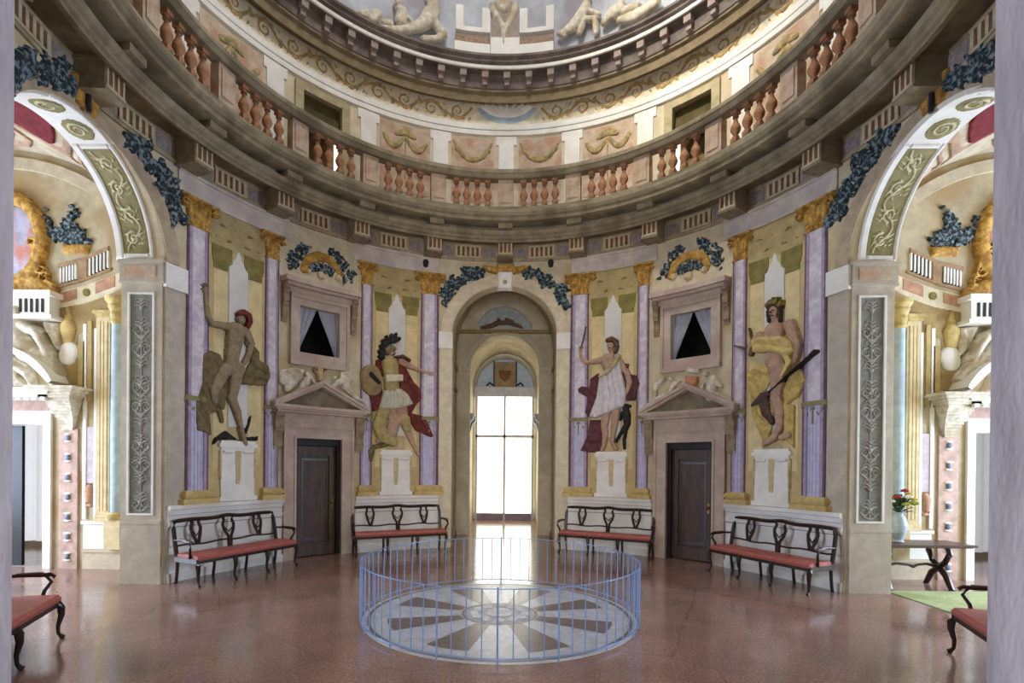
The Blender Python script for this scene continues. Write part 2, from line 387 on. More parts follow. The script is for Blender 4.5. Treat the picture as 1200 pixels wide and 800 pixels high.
# painted bands of the drum
def on_drum(name, m, spans, parent=None, r0=R+.01, r1=R-.02, **k):
    mb = MB()
    for a, b, l, h in spans: mb.cbox(a, b, l, h, r0, r1)
    return mb.build(name, m, parent, **k)
dm = empty('trim_1', (0, 0, 7.62), kind='structure')
on_drum('painted_cornice', M_white, [(-110, 110, 9.80, 9.90), (-110, 110, 9.93, 10.05)], dm, r1=R-.05)
on_drum('scroll_ground', mat('fresco_warm_cream', (240, 226, 192), .85, .14, 6), [(-110, 110, 10.05, 10.56)], dm)
pr = []
for sg in (-1, 1):
    for k in range(1, 15):
        u = sg*(.55+.62*k); up = 1 if k % 2 else -1; zc = 10.30
        pr.append(('c', [(u-sg*.34, zc+.12*up, .03), (u-sg*.2, zc-.04*up, .035), (u-sg*.02, zc-.17*up, .04), (u+sg*.18, zc-.1*up, .035), (u+sg*.3, zc-.02*up, .03)], .8, .012))
        pr.append(('c', spiral(u, zc+.02*up, .15, 1.35, (-pi/2 if up > 0 else pi/2), sg*up, .032, end=.15), .8, .014))
        for q in range(5):
            t_ = -.3+.14*q; pr.append(('c', [(u+sg*t_, zc-.12*up, .03), (u+sg*(t_+.06), zc-(.2+.02*(q % 2))*up, .012)], .8, .01))
            pr.append(('c', [(u+sg*(t_), zc+.14*up, .02), (u+sg*(t_+.04), zc+(.21)*up, .01)], .8, .01))
relief(pr, res=.022).build('scroll_frieze', M_gold if False else mat('fresco_scroll', (200, 164, 100), .85, .25, 10), dm)
# shell cartouche at the centre of the scroll frieze
relief([('p', [(.74*cos(q), 10.47+.40*sin(q)) for q in np.linspace(0, -pi, 21)], .03, .1)], res=.018).build('shell_rim', M_blue, dm)
relief([('p', [(.62*cos(q), 10.50+.30*sin(q)) for q in np.linspace(0, -pi, 21)], .05, .1)]+[('c', [(0, 10.24, .03), (.56*cos(q), 10.44+.16*sin(q), .05)], .6, .03) for q in np.linspace(.1, pi-.1, 9)], res=.018).build('shell_fan', M_white, dm)
# pilasters and recessed rose panels below, garlands
pil = []; pan = []; pr = []
for c_a in (0, 16, -16, 33.2, -33.2, 54, -54, 72, -72, 90, -90):
    pil.append((c_a-1.8, c_a+1.8, 7.7, 9.58)); pil.append((c_a-2.5, c_a+2.5, 9.58, 9.78))
for s_ in (-1, 1):
    for a0, a1, kd in ((3.0, 13.4, 0), (18.6, 30.4, 1), (56.6, 69.4, 1), (74.6, 87.4, 0)):
        a0, a1 = sorted((s_*a0, s_*a1)); pan.append((a0, a1, 8.2, 9.72)); u = rad((a0+a1)/2)*R; w_ = rad((a1-a0)/2)*R
        if kd == 0:
            pr.append(('c', [(u+w_*.9*t, 9.62-.42*(1-t*t)**.8, .03+.03*(1-t*t)) for t in np.linspace(-1, 1, 11)], .6, .014))
            for t in np.linspace(-.8, .8, 7): pr.append(('c', [(u+w_*.9*t, 9.62-.42*(1-t*t)**.8, .065)], .6, .016))
        else:
            pr.append(('c', [(u, 8.3, .014), (u, 9.45, .02)], .6, .014)); pr.append(('c', [(u-.2, 9.5, .06), (u, 9.58, .09), (u+.2, 9.5, .06)], .5, .016))
            for q in (-1, 1): pr.append(('c', [(u+q*w_*t, 9.5-.30*sin(pi*min(1, t*1.05)), .03+.04*sin(pi*t)) for t in np.linspace(.05, .85, 7)], .5, .014))
on_drum('painted_pilasters', M_white, pil, dm, r1=R-.03)
on_drum('rose_panels', M_terral, pan, dm, r1=R-.012)
relief(pr, res=.02).build('painted_garlands', mat('fresco_garland', (196, 166, 104), .85, .25, 14, c3=(136, 132, 92), s3=8), dm)
# door frames on the gallery (left dark, right lit from behind)
for s, nm in ((-1, 'window_3'), (1, 'window_4')):
    w_ = empty(nm, (s*R*sin(rad(43.7)), R*cos(rad(43.7)), 7.62), kind='structure')
    mb = MB(); A0, A1 = (39.4, 48.0) if s > 0 else (-48.0, -39.4)
    for a, b, l, h in ((A0-1.8, A0, 7.62, 9.72), (A1, A1+1.8, 7.62, 9.72), (A0, A1, 9.57, 9.72)): mb.cbox(a, b, l, h, R+.05, R-.06)
    mb.build('window_frame', mat('frame_ochre', (190, 172, 128), .7, .15, 6), w_)
    MB().cbox(A0, A1, 9.1, 9.57, R+.5, R+.12).build('lintel_board', mat('board_olive', (96, 84, 40), .8, .2, 5), w_)  # dark olive board below the lintel
    mb = MB(); mb.cbox(A0-5, A1+5, 9.6, 9.7, R+.7, R+.01); mb.cbox(A0-5, A0-4, 7.5, 9.6, R+.7, R+.02, 1); mb.cbox(A1+4, A1+5, 7.5, 9.6, R+.7, R+.02, 1); mb.build('niche', M_ochred, w_)
    MB().cbox(A0-4, A1+4, 7.5, 9.6, R+.66, R+.58).build('shutter', mat('shutter_ochre', (150, 124, 74), .8, .25, 5), w_)
    e = 38.0 if s > 0 else -38.9
    MB().cbox(e, e+.9, 7.62, 9.3, R+.56, R+.54).build('pane', mat('pane_daylight_small', (250, 252, 240), .5, .01, 3, emit=(2.5 if s > 0 else .9)), w_)

# ------------------------------------------------------------------ entablature, gallery slab
ent = empty('trim_2', (0, 0, 6.83), kind='structure')
NS = 240
MB().lathe([(5.62, 6.81), (5.56, 6.81), (5.56, 6.86), (5.585, 6.87), (5.585, 7.16), (5.57, 7.21)], n=NS).build('frieze', mat('frieze_stone', (182, 162, 126), .8, .16, 5, c3=(160, 138, 106), s3=2), ent, rec=False)
MB().lathe([(5.58, 7.21), (5.15, 7.21), (5.15, 7.08), (5.06, 7.05), (5.06, 7.10), (5.02, 7.12), (5.02, 7.17), (4.97, 7.20), (4.94, 7.27), (5.1, 7.29)], n=NS).build('corona', M_stone, ent, rec=False)
MB().lathe([(5.1, 7.28), (5.1, 7.40), (4.80, 7.40), (4.75, 7.41), (4.75, 7.48), (4.71, 7.50), (4.68, 7.56), (4.68, 7.62), (5.6, 7.62)], n=NS).build('gallery_slab', M_stone, ent, rec=False)
bw = deg(.17/5.15)
brk = None; fp = None; blk = None
for k in range(20):
    a = rad(18*k)
    if brk is None:
        mb = MB(); mb.cbox(-bw, bw, 6.82, 7.20, 5.6, 5.18, 2); mb.cbox(-bw*1.12, bw*1.12, 7.15, 7.205, 5.6, 5.14, 2); mb.cbox(-bw*1.05, bw*1.05, 6.78, 6.82, 5.6, 5.16, 2)
        brk = mb.build('bracket', M_stone, ent)
        mb = MB()
        for q in (-.72, -.24, .24, .72): mb.cbox(bw*q*1.15-.17, bw*q*1.15+.17, 6.84, 7.14, 5.18, 5.155, 1)
        mb.cbox(-bw, bw, 6.82, 6.86, 5.18, 5.15, 2); mb.cbox(-bw, bw, 7.10, 7.15, 5.18, 5.15, 2)
        fl_ = mb.build('fluting', mat('stone_pale', (202, 184, 150), .8, .14, 8), brk)
        ck = MB().cbox(-bw*.85, bw*.85, 6.86, 7.10, 5.185, 5.172, 2).build('flute_ground', mat('flute_rust', (138, 92, 58), .8, .2, 8), brk)
        mb = MB()
        for q in range(6): mb.cbox(6.0+q*1.15-.27, 6.0+q*1.15+.27, 6.90, 7.14, 5.585, 5.555, 1)
        mb.cbox(5.6, 12.2, 6.87, 6.91, 5.585, 5.55, 4); mb.cbox(5.6, 12.2, 7.13, 7.17, 5.585, 5.55, 4)
        fp = mb.build('fluted_panel', mat('stone_pale2', (214, 194, 152), .8, .14, 8), ent)
        fg = MB().cbox(5.7, 12.1, 6.90, 7.14, 5.59, 5.572, 4).build('flute_ground', mat('flute_rust', (138, 92, 58), .8, .2, 8), fp)
        pr = []
        for c0 in (3.6, 14.1):
            u = rad(c0)*R; pr += [('p', [(u-.15, 6.9), (u+.15, 6.9), (u+.15, 7.13), (u-.15, 7.13)], .012, .01), ('c', spiral(u-.05, 7.01, .07, 1.2, 0, 1, .018), .8, .014), ('c', spiral(u+.06, 7.03, .06, 1.2, 2, -1, .016), .8, .014)]
        pq = relief(pr, lambda u, v, h: cyl_map(u, v, h+.012), res=.016).build('relief_plaque', mat('plaque_grey', (164, 146, 140), .8, .2, 12), ent)
        blk = MB().cbox(-bw*.98, bw*.98, 7.29, 7.395, 5.1, 4.86, 2).build('dentil_block', M_stone, ent)
        src = [brk, fp, pq, blk]
    else:
        for s0 in src:
            c = copy_tree(s0, ent); c.rotation_euler = (0, 0, -a)

# balustrade
bal = empty('balustrade', (0, 0, 7.62), 'curved gallery balustrade with terracotta balusters above the cornice', 'balustrade')
MB().lathe([(4.86, 7.62), (4.86, 7.68), (4.69, 7.68), (4.69, 7.62)], n=NS).build('plinth', M_stone, bal, rec=False)
MB().lathe([(4.62, 8.27), (4.60, 8.30), (4.58, 8.34), (4.56, 8.36), (4.56, 8.42), (4.60, 8.46), (4.84, 8.46), (4.87, 8.40), (4.87, 8.34), (4.83, 8.27), (4.62, 8.27)], n=NS).build('rail', M_stone, bal, rec=False)
pw = deg(.165/4.7)
prof = [(.062, .10), (.062, .13), (.04, .14), (.045, .17), (.085, .24), (.09, .28), (.075, .33), (.048, .38), (.033, .43), (.033, .46), (.052, .47), (.052, .49), (.036, .50), (.04, .53)]
ped = bl = None
for k in range(20):
    if ped is None:
        mb = MB(); mb.cbox(-pw, pw, 7.68, 8.27, 4.86, 4.69, 2); mb.cbox(-pw*.7, pw*.7, 7.76, 8.19, 4.70, 4.67, 2)
        ped = mb.build('pedestal', mat('pedestal_stone', (196, 168, 140), .75, .15, 6, c3=(170, 128, 98), s3=4), bal)
        mb = MB(); mb.box(-.062, .062, -.062, .062, 0, .10)
        mb.box(-.06, .06, -.06, .06, .53, .59); b0 = MB()
        m_ = MB(); m_.add(np.concatenate(mb.v), mb.f); 
        m_.grid([[(r*cos(2*pi*j/14), r*sin(2*pi*j/14), z) for j in range(14)] for r, z in prof], cv=True)
        bl = m_.build('baluster', M_terra, bal, local=True, ang=40)
        a = rad(3.6+1.2); bl.location = (4.77*sin(a), 4.77*cos(a), .06); bl.rotation_euler = (0, 0, -a)
        first = True
    else:
        c = ped.copy(); COL.objects.link(c); c.parent = bal; c.rotation_euler = (0, 0, -rad(18*k))
    for j in range(4):
        if k == 0 and j == 0: continue
        a = rad(18*k+4.8+j*2.8); c = bl.copy(); COL.objects.link(c); c.parent = bal; c.location = (4.77*sin(a), 4.77*cos(a), .06); c.rotation_euler = (0, 0, -a)

# ------------------------------------------------------------------ dome ring and dome
ring = empty('trim_3', (0, 0, 10.4), kind='structure')
M_ring = mat('ring_stone', (132, 118, 110), .75, .16, 6, c3=(104, 90, 86), s3=2)
MB().lathe([(5.62, 10.56), (5.5, 10.54), (5.34, 10.40), (5.31, 10.40), (5.30, 10.56), (5.24, 10.60), (5.24, 10.64)], n=NS).build('ring_fascia', mat('ring_gold_stone', (140, 120, 86), .75, .16, 6), ring, rec=False)
MB().lathe([(5.26, 10.63), (5.22, 10.66), (5.18, 10.94), (5.03, 10.95)], n=NS).build('ring_frieze', M_ring, ring, rec=False)
MB().lathe([(5.05, 10.95), (5.0, 10.96), (4.99, 11.02), (5.05, 11.03)], n=NS).build('ring_lip', M_white, ring, rec=False)
MB().lathe([(5.05, 11.02), (5.06, 11.10), (5.0, 11.12), (5.0, 11.16), (4.94, 11.20), (4.94, 11.25), (5.4, 11.26)], n=NS).build('ring_steps', M_ring, ring, rec=False)
cn = None
for k in range(64):
    if cn is None:
        mb = MB(); mb.cbox(-.85, .85, 10.80, 10.94, 5.22, 5.05, 1); mb.cbox(-.6, .6, 10.68, 10.80, 5.22, 5.12, 1)
        cn = mb.build('console', mat('console_rose', (160, 140, 130), .75, .15, 8), ring)
    else:
        c = cn.copy(); COL.objects.link(c); c.parent = ring; c.rotation_euler = (0, 0, -rad(k*5.625))
dp = [(5.15+(-4.25)*(1-cos(t)), 11.26+4.6*sin(t)) for t in np.linspace(0, 1.5, 26)]
M_dome = mat('dome_plaster', (200, 206, 218), .85, .1, 3, c3=(172, 166, 176), s3=1.1)
MB().grid([[(r*sin(rad(a)), r*cos(rad(a)), z) for r, z in dp] for a in range(0, 360, 3)], cu=True).build('ceiling_dome', M_dome, kind='structure', ang=60)

# ------------------------------------------------------------------ side arches, side rooms, corridors
def arch_lining(cx, name, kind='structure'):
    """lining of the side arch: from the round wall out to |x| = 6.12"""
    s = cx; hw, zs = ARCH[90]
    mb = MB(); th = [pi*k/40 for k in range(41)]
    def X(y): return math.sqrt(R*R-y*y)
    path = [(-hw, z) for z in np.linspace(0, zs, 8)][:-1]+[(-hw*cos(t), zs+hw*sin(t)) for t in th]+[(hw, z) for z in np.linspace(zs, 0, 8)][1:]
    mb.grid([[(s*(X(y)+(6.12-X(y))*q), y, z) for q in (0, .5, 1)] for y, z in path])
    # room-side face around the opening
    mb.grid([[(s*6.12, y, z), (s*6.12, y*2.6/1.4 if z <= zs else y*2.0, z if z <= zs else zs+(z-zs)*2.3)] for y, z in path])
    return mb.build(name, M_wall, kind=kind)
arch_lining(-1, 'wall_left'); arch_lining(1, 'wall_right')
M_rev = {-1: mat('reveal_stone', (200, 188, 166), .75, .12, 5, c3=(182, 170, 152), s3=1.5), 1: mat('reveal_stone', (200, 188, 166))}
for s, sd in ((-1, 'left'), (1, 'right')):
    t = empty('trim_4' if s < 0 else 'trim_5', (s*5.77, 1.4, 0), kind='structure')
    xa, xb = sorted((s*5.45, s*6.10)); m = M_rev[s]; yf = 1.4
    # frame of the long carved panel on the far pier
    mb = MB(); mb.box(xa, xb, yf-.03, yf+.02, 0, .96); mb.box(xa, xb, yf-.04, yf+.02, .96, 1.02)
    f0, f1 = xa+.13, xb-.15
    mb.box(xa, f0-.03, yf-.02, yf+.02, 1.02, 4.80); mb.box(f1+.03, xb, yf-.02, yf+.02, 1.02, 4.80); mb.box(f0-.03, f1+.03, yf-.02, yf+.02, 1.02, 1.10); mb.box(f0-.03, f1+.03, yf-.02, yf+.02, 4.66, 4.80)
    mb.build('pier_frame', m, t)
    mb = MB()
    for a, b, l, h in ((f0-.03, f0, 1.13, 4.63), (f1, f1+.03, 1.13, 4.63), (f0-.03, f1+.03, 1.10, 1.13), (f0-.03, f1+.03, 4.63, 4.66)): mb.box(a, b, yf-.035, yf+.02, l, h)
    mb.build('pier_moulding', M_white, t)
    MB().box(f0, f1, yf-.005, yf+.02, 1.13, 4.63).build('panel_ground', M_panelg if False else M_panel, t)
    relief(scrolls((f0+f1)/2, 1.16, 4.58, (f1-f0)/2*.95, .30, .015), lambda u, v, h: plane_map(yf)(u, v, h+.005), res=.012).build('carved_scrollwork', mat('carving_grey_green', (160, 158, 148), .75, .12, 8), t)
    mb = MB(); mb.box(xa-.01, xb+.03, yf-.06, yf+.02, 4.82, 5.15); mb.box(xa-.03, xb+.05, yf-.08, yf+.02, 5.12, 5.17); mb.box(xa-.02, xb+.04, yf-.07, yf+.02, 4.80, 4.84)
    mb.build('impost', m, t)
    MB().box(xa+.08, xb-.08, yf-.072, yf, 4.89, 5.07).build('impost_panel', M_terral, t)
    # intrados frames and scroll panels, curved
    def im(u, v, h, s=s):          # u along x, v arc length from the far springing
        th = v/1.4; rr = 1.4-h; return np.stack([u, rr*np.cos(th), 5.17+rr*np.sin(th)], -1)
    L_ = pi*1.4; u0, u1 = sorted((s*5.66, s*6.08)); um = (u0+u1)/2
    G = []; fr = []; sc = []
    def rectp(a, b, l, h, ht): return ('p', [(a, l), (b, l), (b, h), (a, h)], ht, .008)
    for v0, v1 in ((.12, 1.62), (2.78, 4.28)):
        fr += [rectp(u0-.12, u0, v0-.08, v1+.08, .03), rectp(u1, u1+.0+.05, v0-.08, v1+.08, .03), rectp(u0, u1, v0-.08, v0, .03), rectp(u0, u1, v1, v1+.08, .03)]
        sc += rinceau(um, v0+.04, v1-.04, (u1-u0)/2*.92, .017)
        G.append(rectp(u0, u1, v0, v1, .004))
    fr += [rectp(u0-.12, u1+.05, 1.70, 2.70, .022)]
    sc += [('c', spiral(um, v, .13, 1.5, 0, 1, .025), .7, .03) for v in (1.95, 2.45)]
    relief(fr, im, res=.02).build('arch_frame', M_white, t)
    relief(G, im, res=.025).build('arch_panel_ground', M_panelg, t)
    ov = relief([('c', [(um, v, .19)], .05, .028) for v in (1.95, 2.45)], im, res=.018); ov.build('arch_roundel', M_panelg, t)
    relief(sc, lambda u, v, h: im(u, v, h+.006), res=.014).build('arch_scrollwork', mat('carving_straw', (206, 196, 150), .75, .12, 8), t)
    # archivolt and impost on the round wall
    hw, zs = 1.4, 5.17
    mb = MB()
    pts = [(s*pi/2*R+(hw+.11)*cos(q), zs+(hw+.11)*sin(q)) for q in np.linspace(0, pi, 49)]
    pts = [((s*90+deg(math.asin(max(-1, min(1, (hw+.12)*cos(q)/R)))))*pi/180*R, zs+(hw+.12)*sin(q)) for q in np.linspace(0, pi, 49)]
    mb.band(pts, .12, R+.02, R-.03); mb.build('archivolt', M_stone if False else mat('archivolt_tan', (190, 168, 136), .75, .14, 5), t)
    mb = MB(); 
    for sg in (-1, 1):
        a0, a1 = sorted((s*90+sg*14.3, s*90+sg*18.5)); mb.cbox(a0, a1, 4.76, 5.15, R+.02, R-.05)
    mb.build('impost_block', M_white, t)
    mb = MB()
    for sg in (-1, 1):
        a0, a1 = sorted((s*90+sg*14.5, s*90+sg*17.9)); mb.cbox(a0, a1, 0, 4.76, R+.02, R-.025)
    mb.build('pilaster', M_rev[s], t)
    # gilded keystone
    a0 = s*90; ks = s*rad(90)*R
    relief([('p', [(ks-.16, 6.60), (ks+.16, 6.60), (ks+.24, 6.98), (ks-.24, 6.98)], .09, .04), ('c', spiral(ks-.08, 6.85, .08, 1.3, 0, 1, .03), .8, .08), ('c', spiral(ks+.08, 6.85, .08, 1.3, pi, -1, .03), .8, .08), ('c', [(ks, 6.66, .05), (ks, 6.8, .06)], .8, .08)], res=.016).build('keystone', M_gold, t)
    # side room: far wall with doorway, vault, outer end
    y2 = 2.5; d0, d1 = 8.32, 9.72; H = 2.62
    mb = MB()
    for (x0, x1, z0, z1) in ((6.12, d0, 0, 7.8), (d1, 12.6, 0, 7.8), (d0, d1, H, 7.8)):
        mb.grid([[(s*(x0+(x1-x0)*i/4), y2, z0+(z1-z0)*j/4) for j in range(5)] for i in range(5)])
    mb.grid([[(s*(6.12+(12.6-6.12)*i/4), -y2, 7.8*j/4) for j in range(5)] for i in range(5)])
    mb.grid([[(s*6.12, y, z) for z in (5.0, 7.8)] for y in (-2.5, -1.9)]); mb.grid([[(s*6.12, y, z) for z in (5.0, 7.8)] for y in (1.9, 2.5)])
    mb.grid([[(s*12.6, y, z) for z in (0, 7.8)] for y in (-2.5, 2.5)])
    # room beyond the doorway
    mb.grid([[(s*x, 5.6, z) for z in (0, 3.6)] for x in (7.0, 12.6)]); mb.grid([[(s*12.6, y, z) for z in (0, 3.6)] for y in (2.5, 5.6)]); mb.grid([[(s*7.0, y, z) for z in (0, 3.6)] for y in (2.5, 5.6)]); mb.grid([[(s*x, y, 3.6) for y in (2.5, 5.6)] for x in (7.0, 12.6)])
    mb.build('wall_'+sd+'_room', mat('room_plaster', (194, 178, 142), .85, .16, 3, c3=(176, 146, 98), s3=.8), kind='structure')
    nx, ny = 60, 46; P = []
    for i in range(nx+1):
        x = 6.12+6.0*i/nx; row = []
        for j in range(ny+1):
            y = -2.5+5.0*j/ny; a = max(0, 1-((x-9.12)/3.0)**2)**.5; b = max(0, 1-(y/2.5)**2)**.5
            row.append((s*x, y, 5.05+2.55*max(a, b)))
        P.append(row)
    cm = mat('vault_painted', (202, 186, 156), .85, .16, 4, c3=(186, 148, 114), s3=1.6)
    MB().grid(P).build('ceiling_'+sd, cm, kind='structure', ang=25)
    # painted coffer frames on the vault (raised ribs) and a crimson medallion
    def vm(u, v, h, s=s):
        a = np.sqrt(np.maximum(0, 1-((u-9.12)/3.0)**2)); b = np.sqrt(np.maximum(0, 1-(v/2.5)**2)); z = 5.05+2.55*np.maximum(a, b)
        return np.stack([s*u, v, z-h], -1)
    pr = []
    for (cx_, cy_, r_) in ((7.42, 1.08, .56), (7.4, -.6, .55), (8.6, 1.75, .5), (8.5, .2, .5), (10.2, .9, .6), (6.85, 1.8, .4)):
        hx = [(cx_+r_*cos(q*pi/4+pi/8), cy_+r_*sin(q*pi/4+pi/8), .05) for q in range(9)]
        pr.append(('c', hx, .6, .01)); pr.append(('c', [(a*.55+cx_*.45, b*.55+cy_*.45, .03) for a, b, _ in hx], .6, .01))
    relief(pr, vm, res=.035).build('coffer_frames', mat('coffer_rose', (186, 148, 122), .85, .2, 8), bpy.data.objects['ceiling_'+sd])
    relief([('p', [(7.42+.36*cos(q*pi/4+pi/8), 1.08+.42*sin(q*pi/4+pi/8)) for q in range(8)], .04, .01)], vm, res=.035).build('crimson_coffer', M_redp, bpy.data.objects['ceiling_'+sd])
    # end window of the side room: tall daylit door
    wn = empty('window_5' if s < 0 else 'window_6', (s*12.5, 0, 0), kind='structure')
    MB().box(*sorted((s*12.50, s*12.56)), -1.1, 1.1, .1, 4.4).build('pane', mat('pane_daylight', (236, 244, 255), .5, .01, 3, emit=4.), wn)
    mb = MB()
    for y in (-1.15, -.03, 1.09): mb.box(*sorted((s*12.40, s*12.5)), y, y+.06, 0, 4.5)
    for z in (.0, 1.5, 3., 4.42): mb.box(*sorted((s*12.40, s*12.5)), -1.15, 1.15, z, z+.07)
    mb.build('window_frame', M_white, wn)

# camera corridor (front) and far corridor (back)
def corridor(sg, y0, y1, hw, name):
    mb = MB(); zs = 5.0; th = [pi*k/24 for k in range(25)]
    path = [(-hw, z) for z in np.linspace(0, zs, 6)][:-1]+[(-hw*cos(t), zs+hw*sin(t)) for t in th]+[(hw, z) for z in np.linspace(zs, 0, 6)][1:]
    ys = np.linspace(y0, y1, 6)
    rows = []
    for x, z in path:
        rows.append([(x, sg*(math.sqrt(R*R-x*x)) if k == 0 else sg*ys[k], z) for k in range(6)])
    mb.grid(rows); return mb
M_jamb = mat('jamb_stone', (186, 184, 194), .85, .14, 4, c3=(162, 160, 174), s3=2.5, bump=.5, stretch=(1, 1, .35))
mb = MB(); zs = 5.0
jl, jr = -1.262, 1.332
th = [pi*k/24 for k in range(25)]
path = [(jl, z) for z in np.linspace(0, zs, 6)][:-1]+[((jl+jr)/2-(jr-jl)/2*cos(t), zs+(jr-jl)/2*sin(t)) for t in th]+[(jr, z) for z in np.linspace(zs, 0, 6)][1:]
mb.grid([[(1.41 if x > 1.2 and z < 5.1 else (-1.41 if x < -1.2 and z < 5.1 else x*1.08), -5.424, z+(.14 if z > 5.1 else 0)), (x, -5.455, z), (x, -7, z), (x, -9, z), (x, -12.8, z)] for x, z in path])
mb.grid([[(x, -12.8, 0), (x, -12.8, 6.4)] for x in (-1.4, 1.4)])
mb.build('wall_front', M_jamb, kind='structure')
mb = MB(); mb.box(jl-.01, jl+.03, -5.9, -5.45, 4.72, 5.1); mb.box(jl-.02, jl+.045, -5.92, -5.44, 5.04, 5.1); mb.build('trim_6', M_stone, kind='structure')
wn = empty('window_7', (0, -12.7, 0), kind='structure')
MB().box(-.9, .9, -12.75, -12.7, .1, 4.6).build('pane', mat('pane_daylight', (236, 244, 255)), wn)
mb = MB(); 
for x in (-.95, -.03, .89): mb.box(x, x+.06, -12.7, -12.6, 0, 4.7)
mb.build('window_frame', M_white, wn)

M_corr = mat('corridor_plaster', (206, 192, 158), .85, .12, 3, c3=(184, 168, 134), s3=1.)
def corr_back():
    mb = MB(); th = [pi*k/30 for k in range(31)]
    def sec(hw, zs, rise, y0, y1, n=4, curved=False):
        path = [(-hw, z) for z in np.linspace(0, zs, 8)][:-1]+[(-hw*cos(t), zs+rise*sin(t)) for t in th]+[(hw, z) for z in np.linspace(zs, 0, 8)][1:]
        mb.grid([[(x, (math.sqrt(R*R-x*x) if (curved and k == 0) else y0+(y1-y0)*k/n), z) for k in range(n+1)] for x, z in path])
    def ringf(y, h0, z0, r0, h1, z1, r1):      # flat wall between two arch outlines
        pa = [(-h0, z) for z in np.linspace(0, z0, 8)][:-1]+[(-h0*cos(t), z0+r0*sin(t)) for t in th]+[(h0, z) for z in np.linspace(z0, 0, 8)][1:]
        pb = [(-h1, z) for z in np.linspace(0, z1, 8)][:-1]+[(-h1*cos(t), z1+r1*sin(t)) for t in th]+[(h1, z) for z in np.linspace(z1, 0, 8)][1:]
        mb.grid([[(a[0], y, a[1]), (b[0], y, b[1])] for a, b in zip(pa, pb)])
    sec(1.24, 5.0, 1.24, 5.5, 5.95, 3, True)
    ringf(5.95, 1.24, 5.0, 1.24, 1.36, 5.1, 1.75)
    sec(1.36, 5.1, 1.75, 5.95, 7.8)
    ringf(7.8, 1.36, 5.1, 1.75, .98, 4.68, .95)
    sec(.98, 4.68, .95, 7.8, 8.1, 2)
    ringf(8.1, .98, 4.68, .95, 1.14, 4.72, 1.25)
    sec(1.14, 4.72, 1.25, 8.1, 11.9)
    mb.grid([[(x, 11.95, z) for z in (0, 6.4)] for x in (-1.3, 1.3)])
    mb.build('wall_back', M_corr, kind='structure')
corr_back()
# mouldings of the far corridor
t = empty('trim_7', (0, 5.6, 0), kind='structure')
pts = [(R*math.asin((1.24+.15)*cos(q)/R), 5.0+(1.24+.13)*sin(q)) for q in np.linspace(0, pi, 41)]
MB().band(pts, .13, R+.02, R-.04).build('archivolt', mat('archivolt_cream', (222, 202, 168), .75, .12, 5), t)
mb = MB()
for sg in (-1, 1):
    a0, a1 = sorted((sg*12.75, sg*16.1)); mb.cbox(a0, a1, 4.70, 5.08, R+.03, R-.06)
mb.build('impost_block', M_white, t)
mb = MB()
for sg in (-1, 1):
    a0, a1 = sorted((sg*12.75, sg*15.8)); mb.cbox(a0, a1, 0, 4.70, R+.03, R-.03)
mb.build('pilaster', mat('pilaster_cream', (228, 212, 176), .75, .1, 5), t)
relief([('p', [(-.17, 6.15), (.17, 6.15), (.2, 6.75), (-.2, 6.75)], .1, .03)], res=.018).build('keystone_block', M_white, t)
relief([('p', [(-.26, 6.52), (.26, 6.52), (.2, 6.75), (-.2, 6.75)], .15, .06), ('c', [(-.5, 6.66, .04), (-.3, 6.6, .07), (.3, 6.6, .07), (.5, 6.66, .04)], .6, .1), ('c', [(0, 6.3, .06)], .6, .1)], res=.016).build('keystone_mask', M_gold, t)
mb = MB()
def arcbar(y, r, zc, rise, w_, d_, n=30):
    rows = []
    for k in range(n+1):
        q = pi*k/n; rows.append([(-(r+o)*cos(q), y+dd, zc+(rise+o)*sin(q)) for o, dd in ((0, 0), (0, -d_), (w_, -d_), (w_, 0))])
    mb.grid(rows, cv=True)
arcbar(7.8, 1.0, 4.68, .97, .07, .06); arcbar(7.8, 1.16, 4.68, 1.13, .03, .04)
for sg in (-1, 1): mb.box(*sorted((sg*.98, sg*1.2)), 7.7, 7.82, 4.58, 4.70)
arcbar(11.9, 1.02, 4.76, 1.04, .09, .08)
mb.build('corridor_arches', mat('corridor_mould', (196, 182, 150), .75, .12, 5), t)
mb = MB(); 
for k in range(3): mb.box(-1.3+.03*k, 1.3-.03*k, 7.70+.02*k, 7.82, 5.66+.035*k, 5.695+.035*k)
mb.build('lunette_sill', mat('lunette_frame', (160, 128, 70), .7, .15, 6), t)
lc = Crop(490, 300, 6, plane=7.78)
pm = plane_map(7.78)
relief([lc.g([(425, 520), (425, 470), (455, 420), (510, 375), (570, 358), (630, 358), (690, 375), (745, 420), (795, 475), (800, 522)], .01, .01)], pm, res=.02).build('lunette_ground', mat('lunette_sky', (168, 176, 176), .85, .12, 7), t)
relief([lc.c([(450, 505, 14), (520, 490, 18), (570, 465, 20), (565, 445, 10)], .5, .02), lc.c([(570, 470, 18), (640, 470, 16), (700, 490, 14), (730, 505, 8)], .5, .02), lc.c([(620, 445, 12), (665, 460, 10)], .5, .02)], pm, res=.015).build('lunette_reclining_relief', mat('fresco_umber', (112, 84, 66), .85, .25, 14), t)
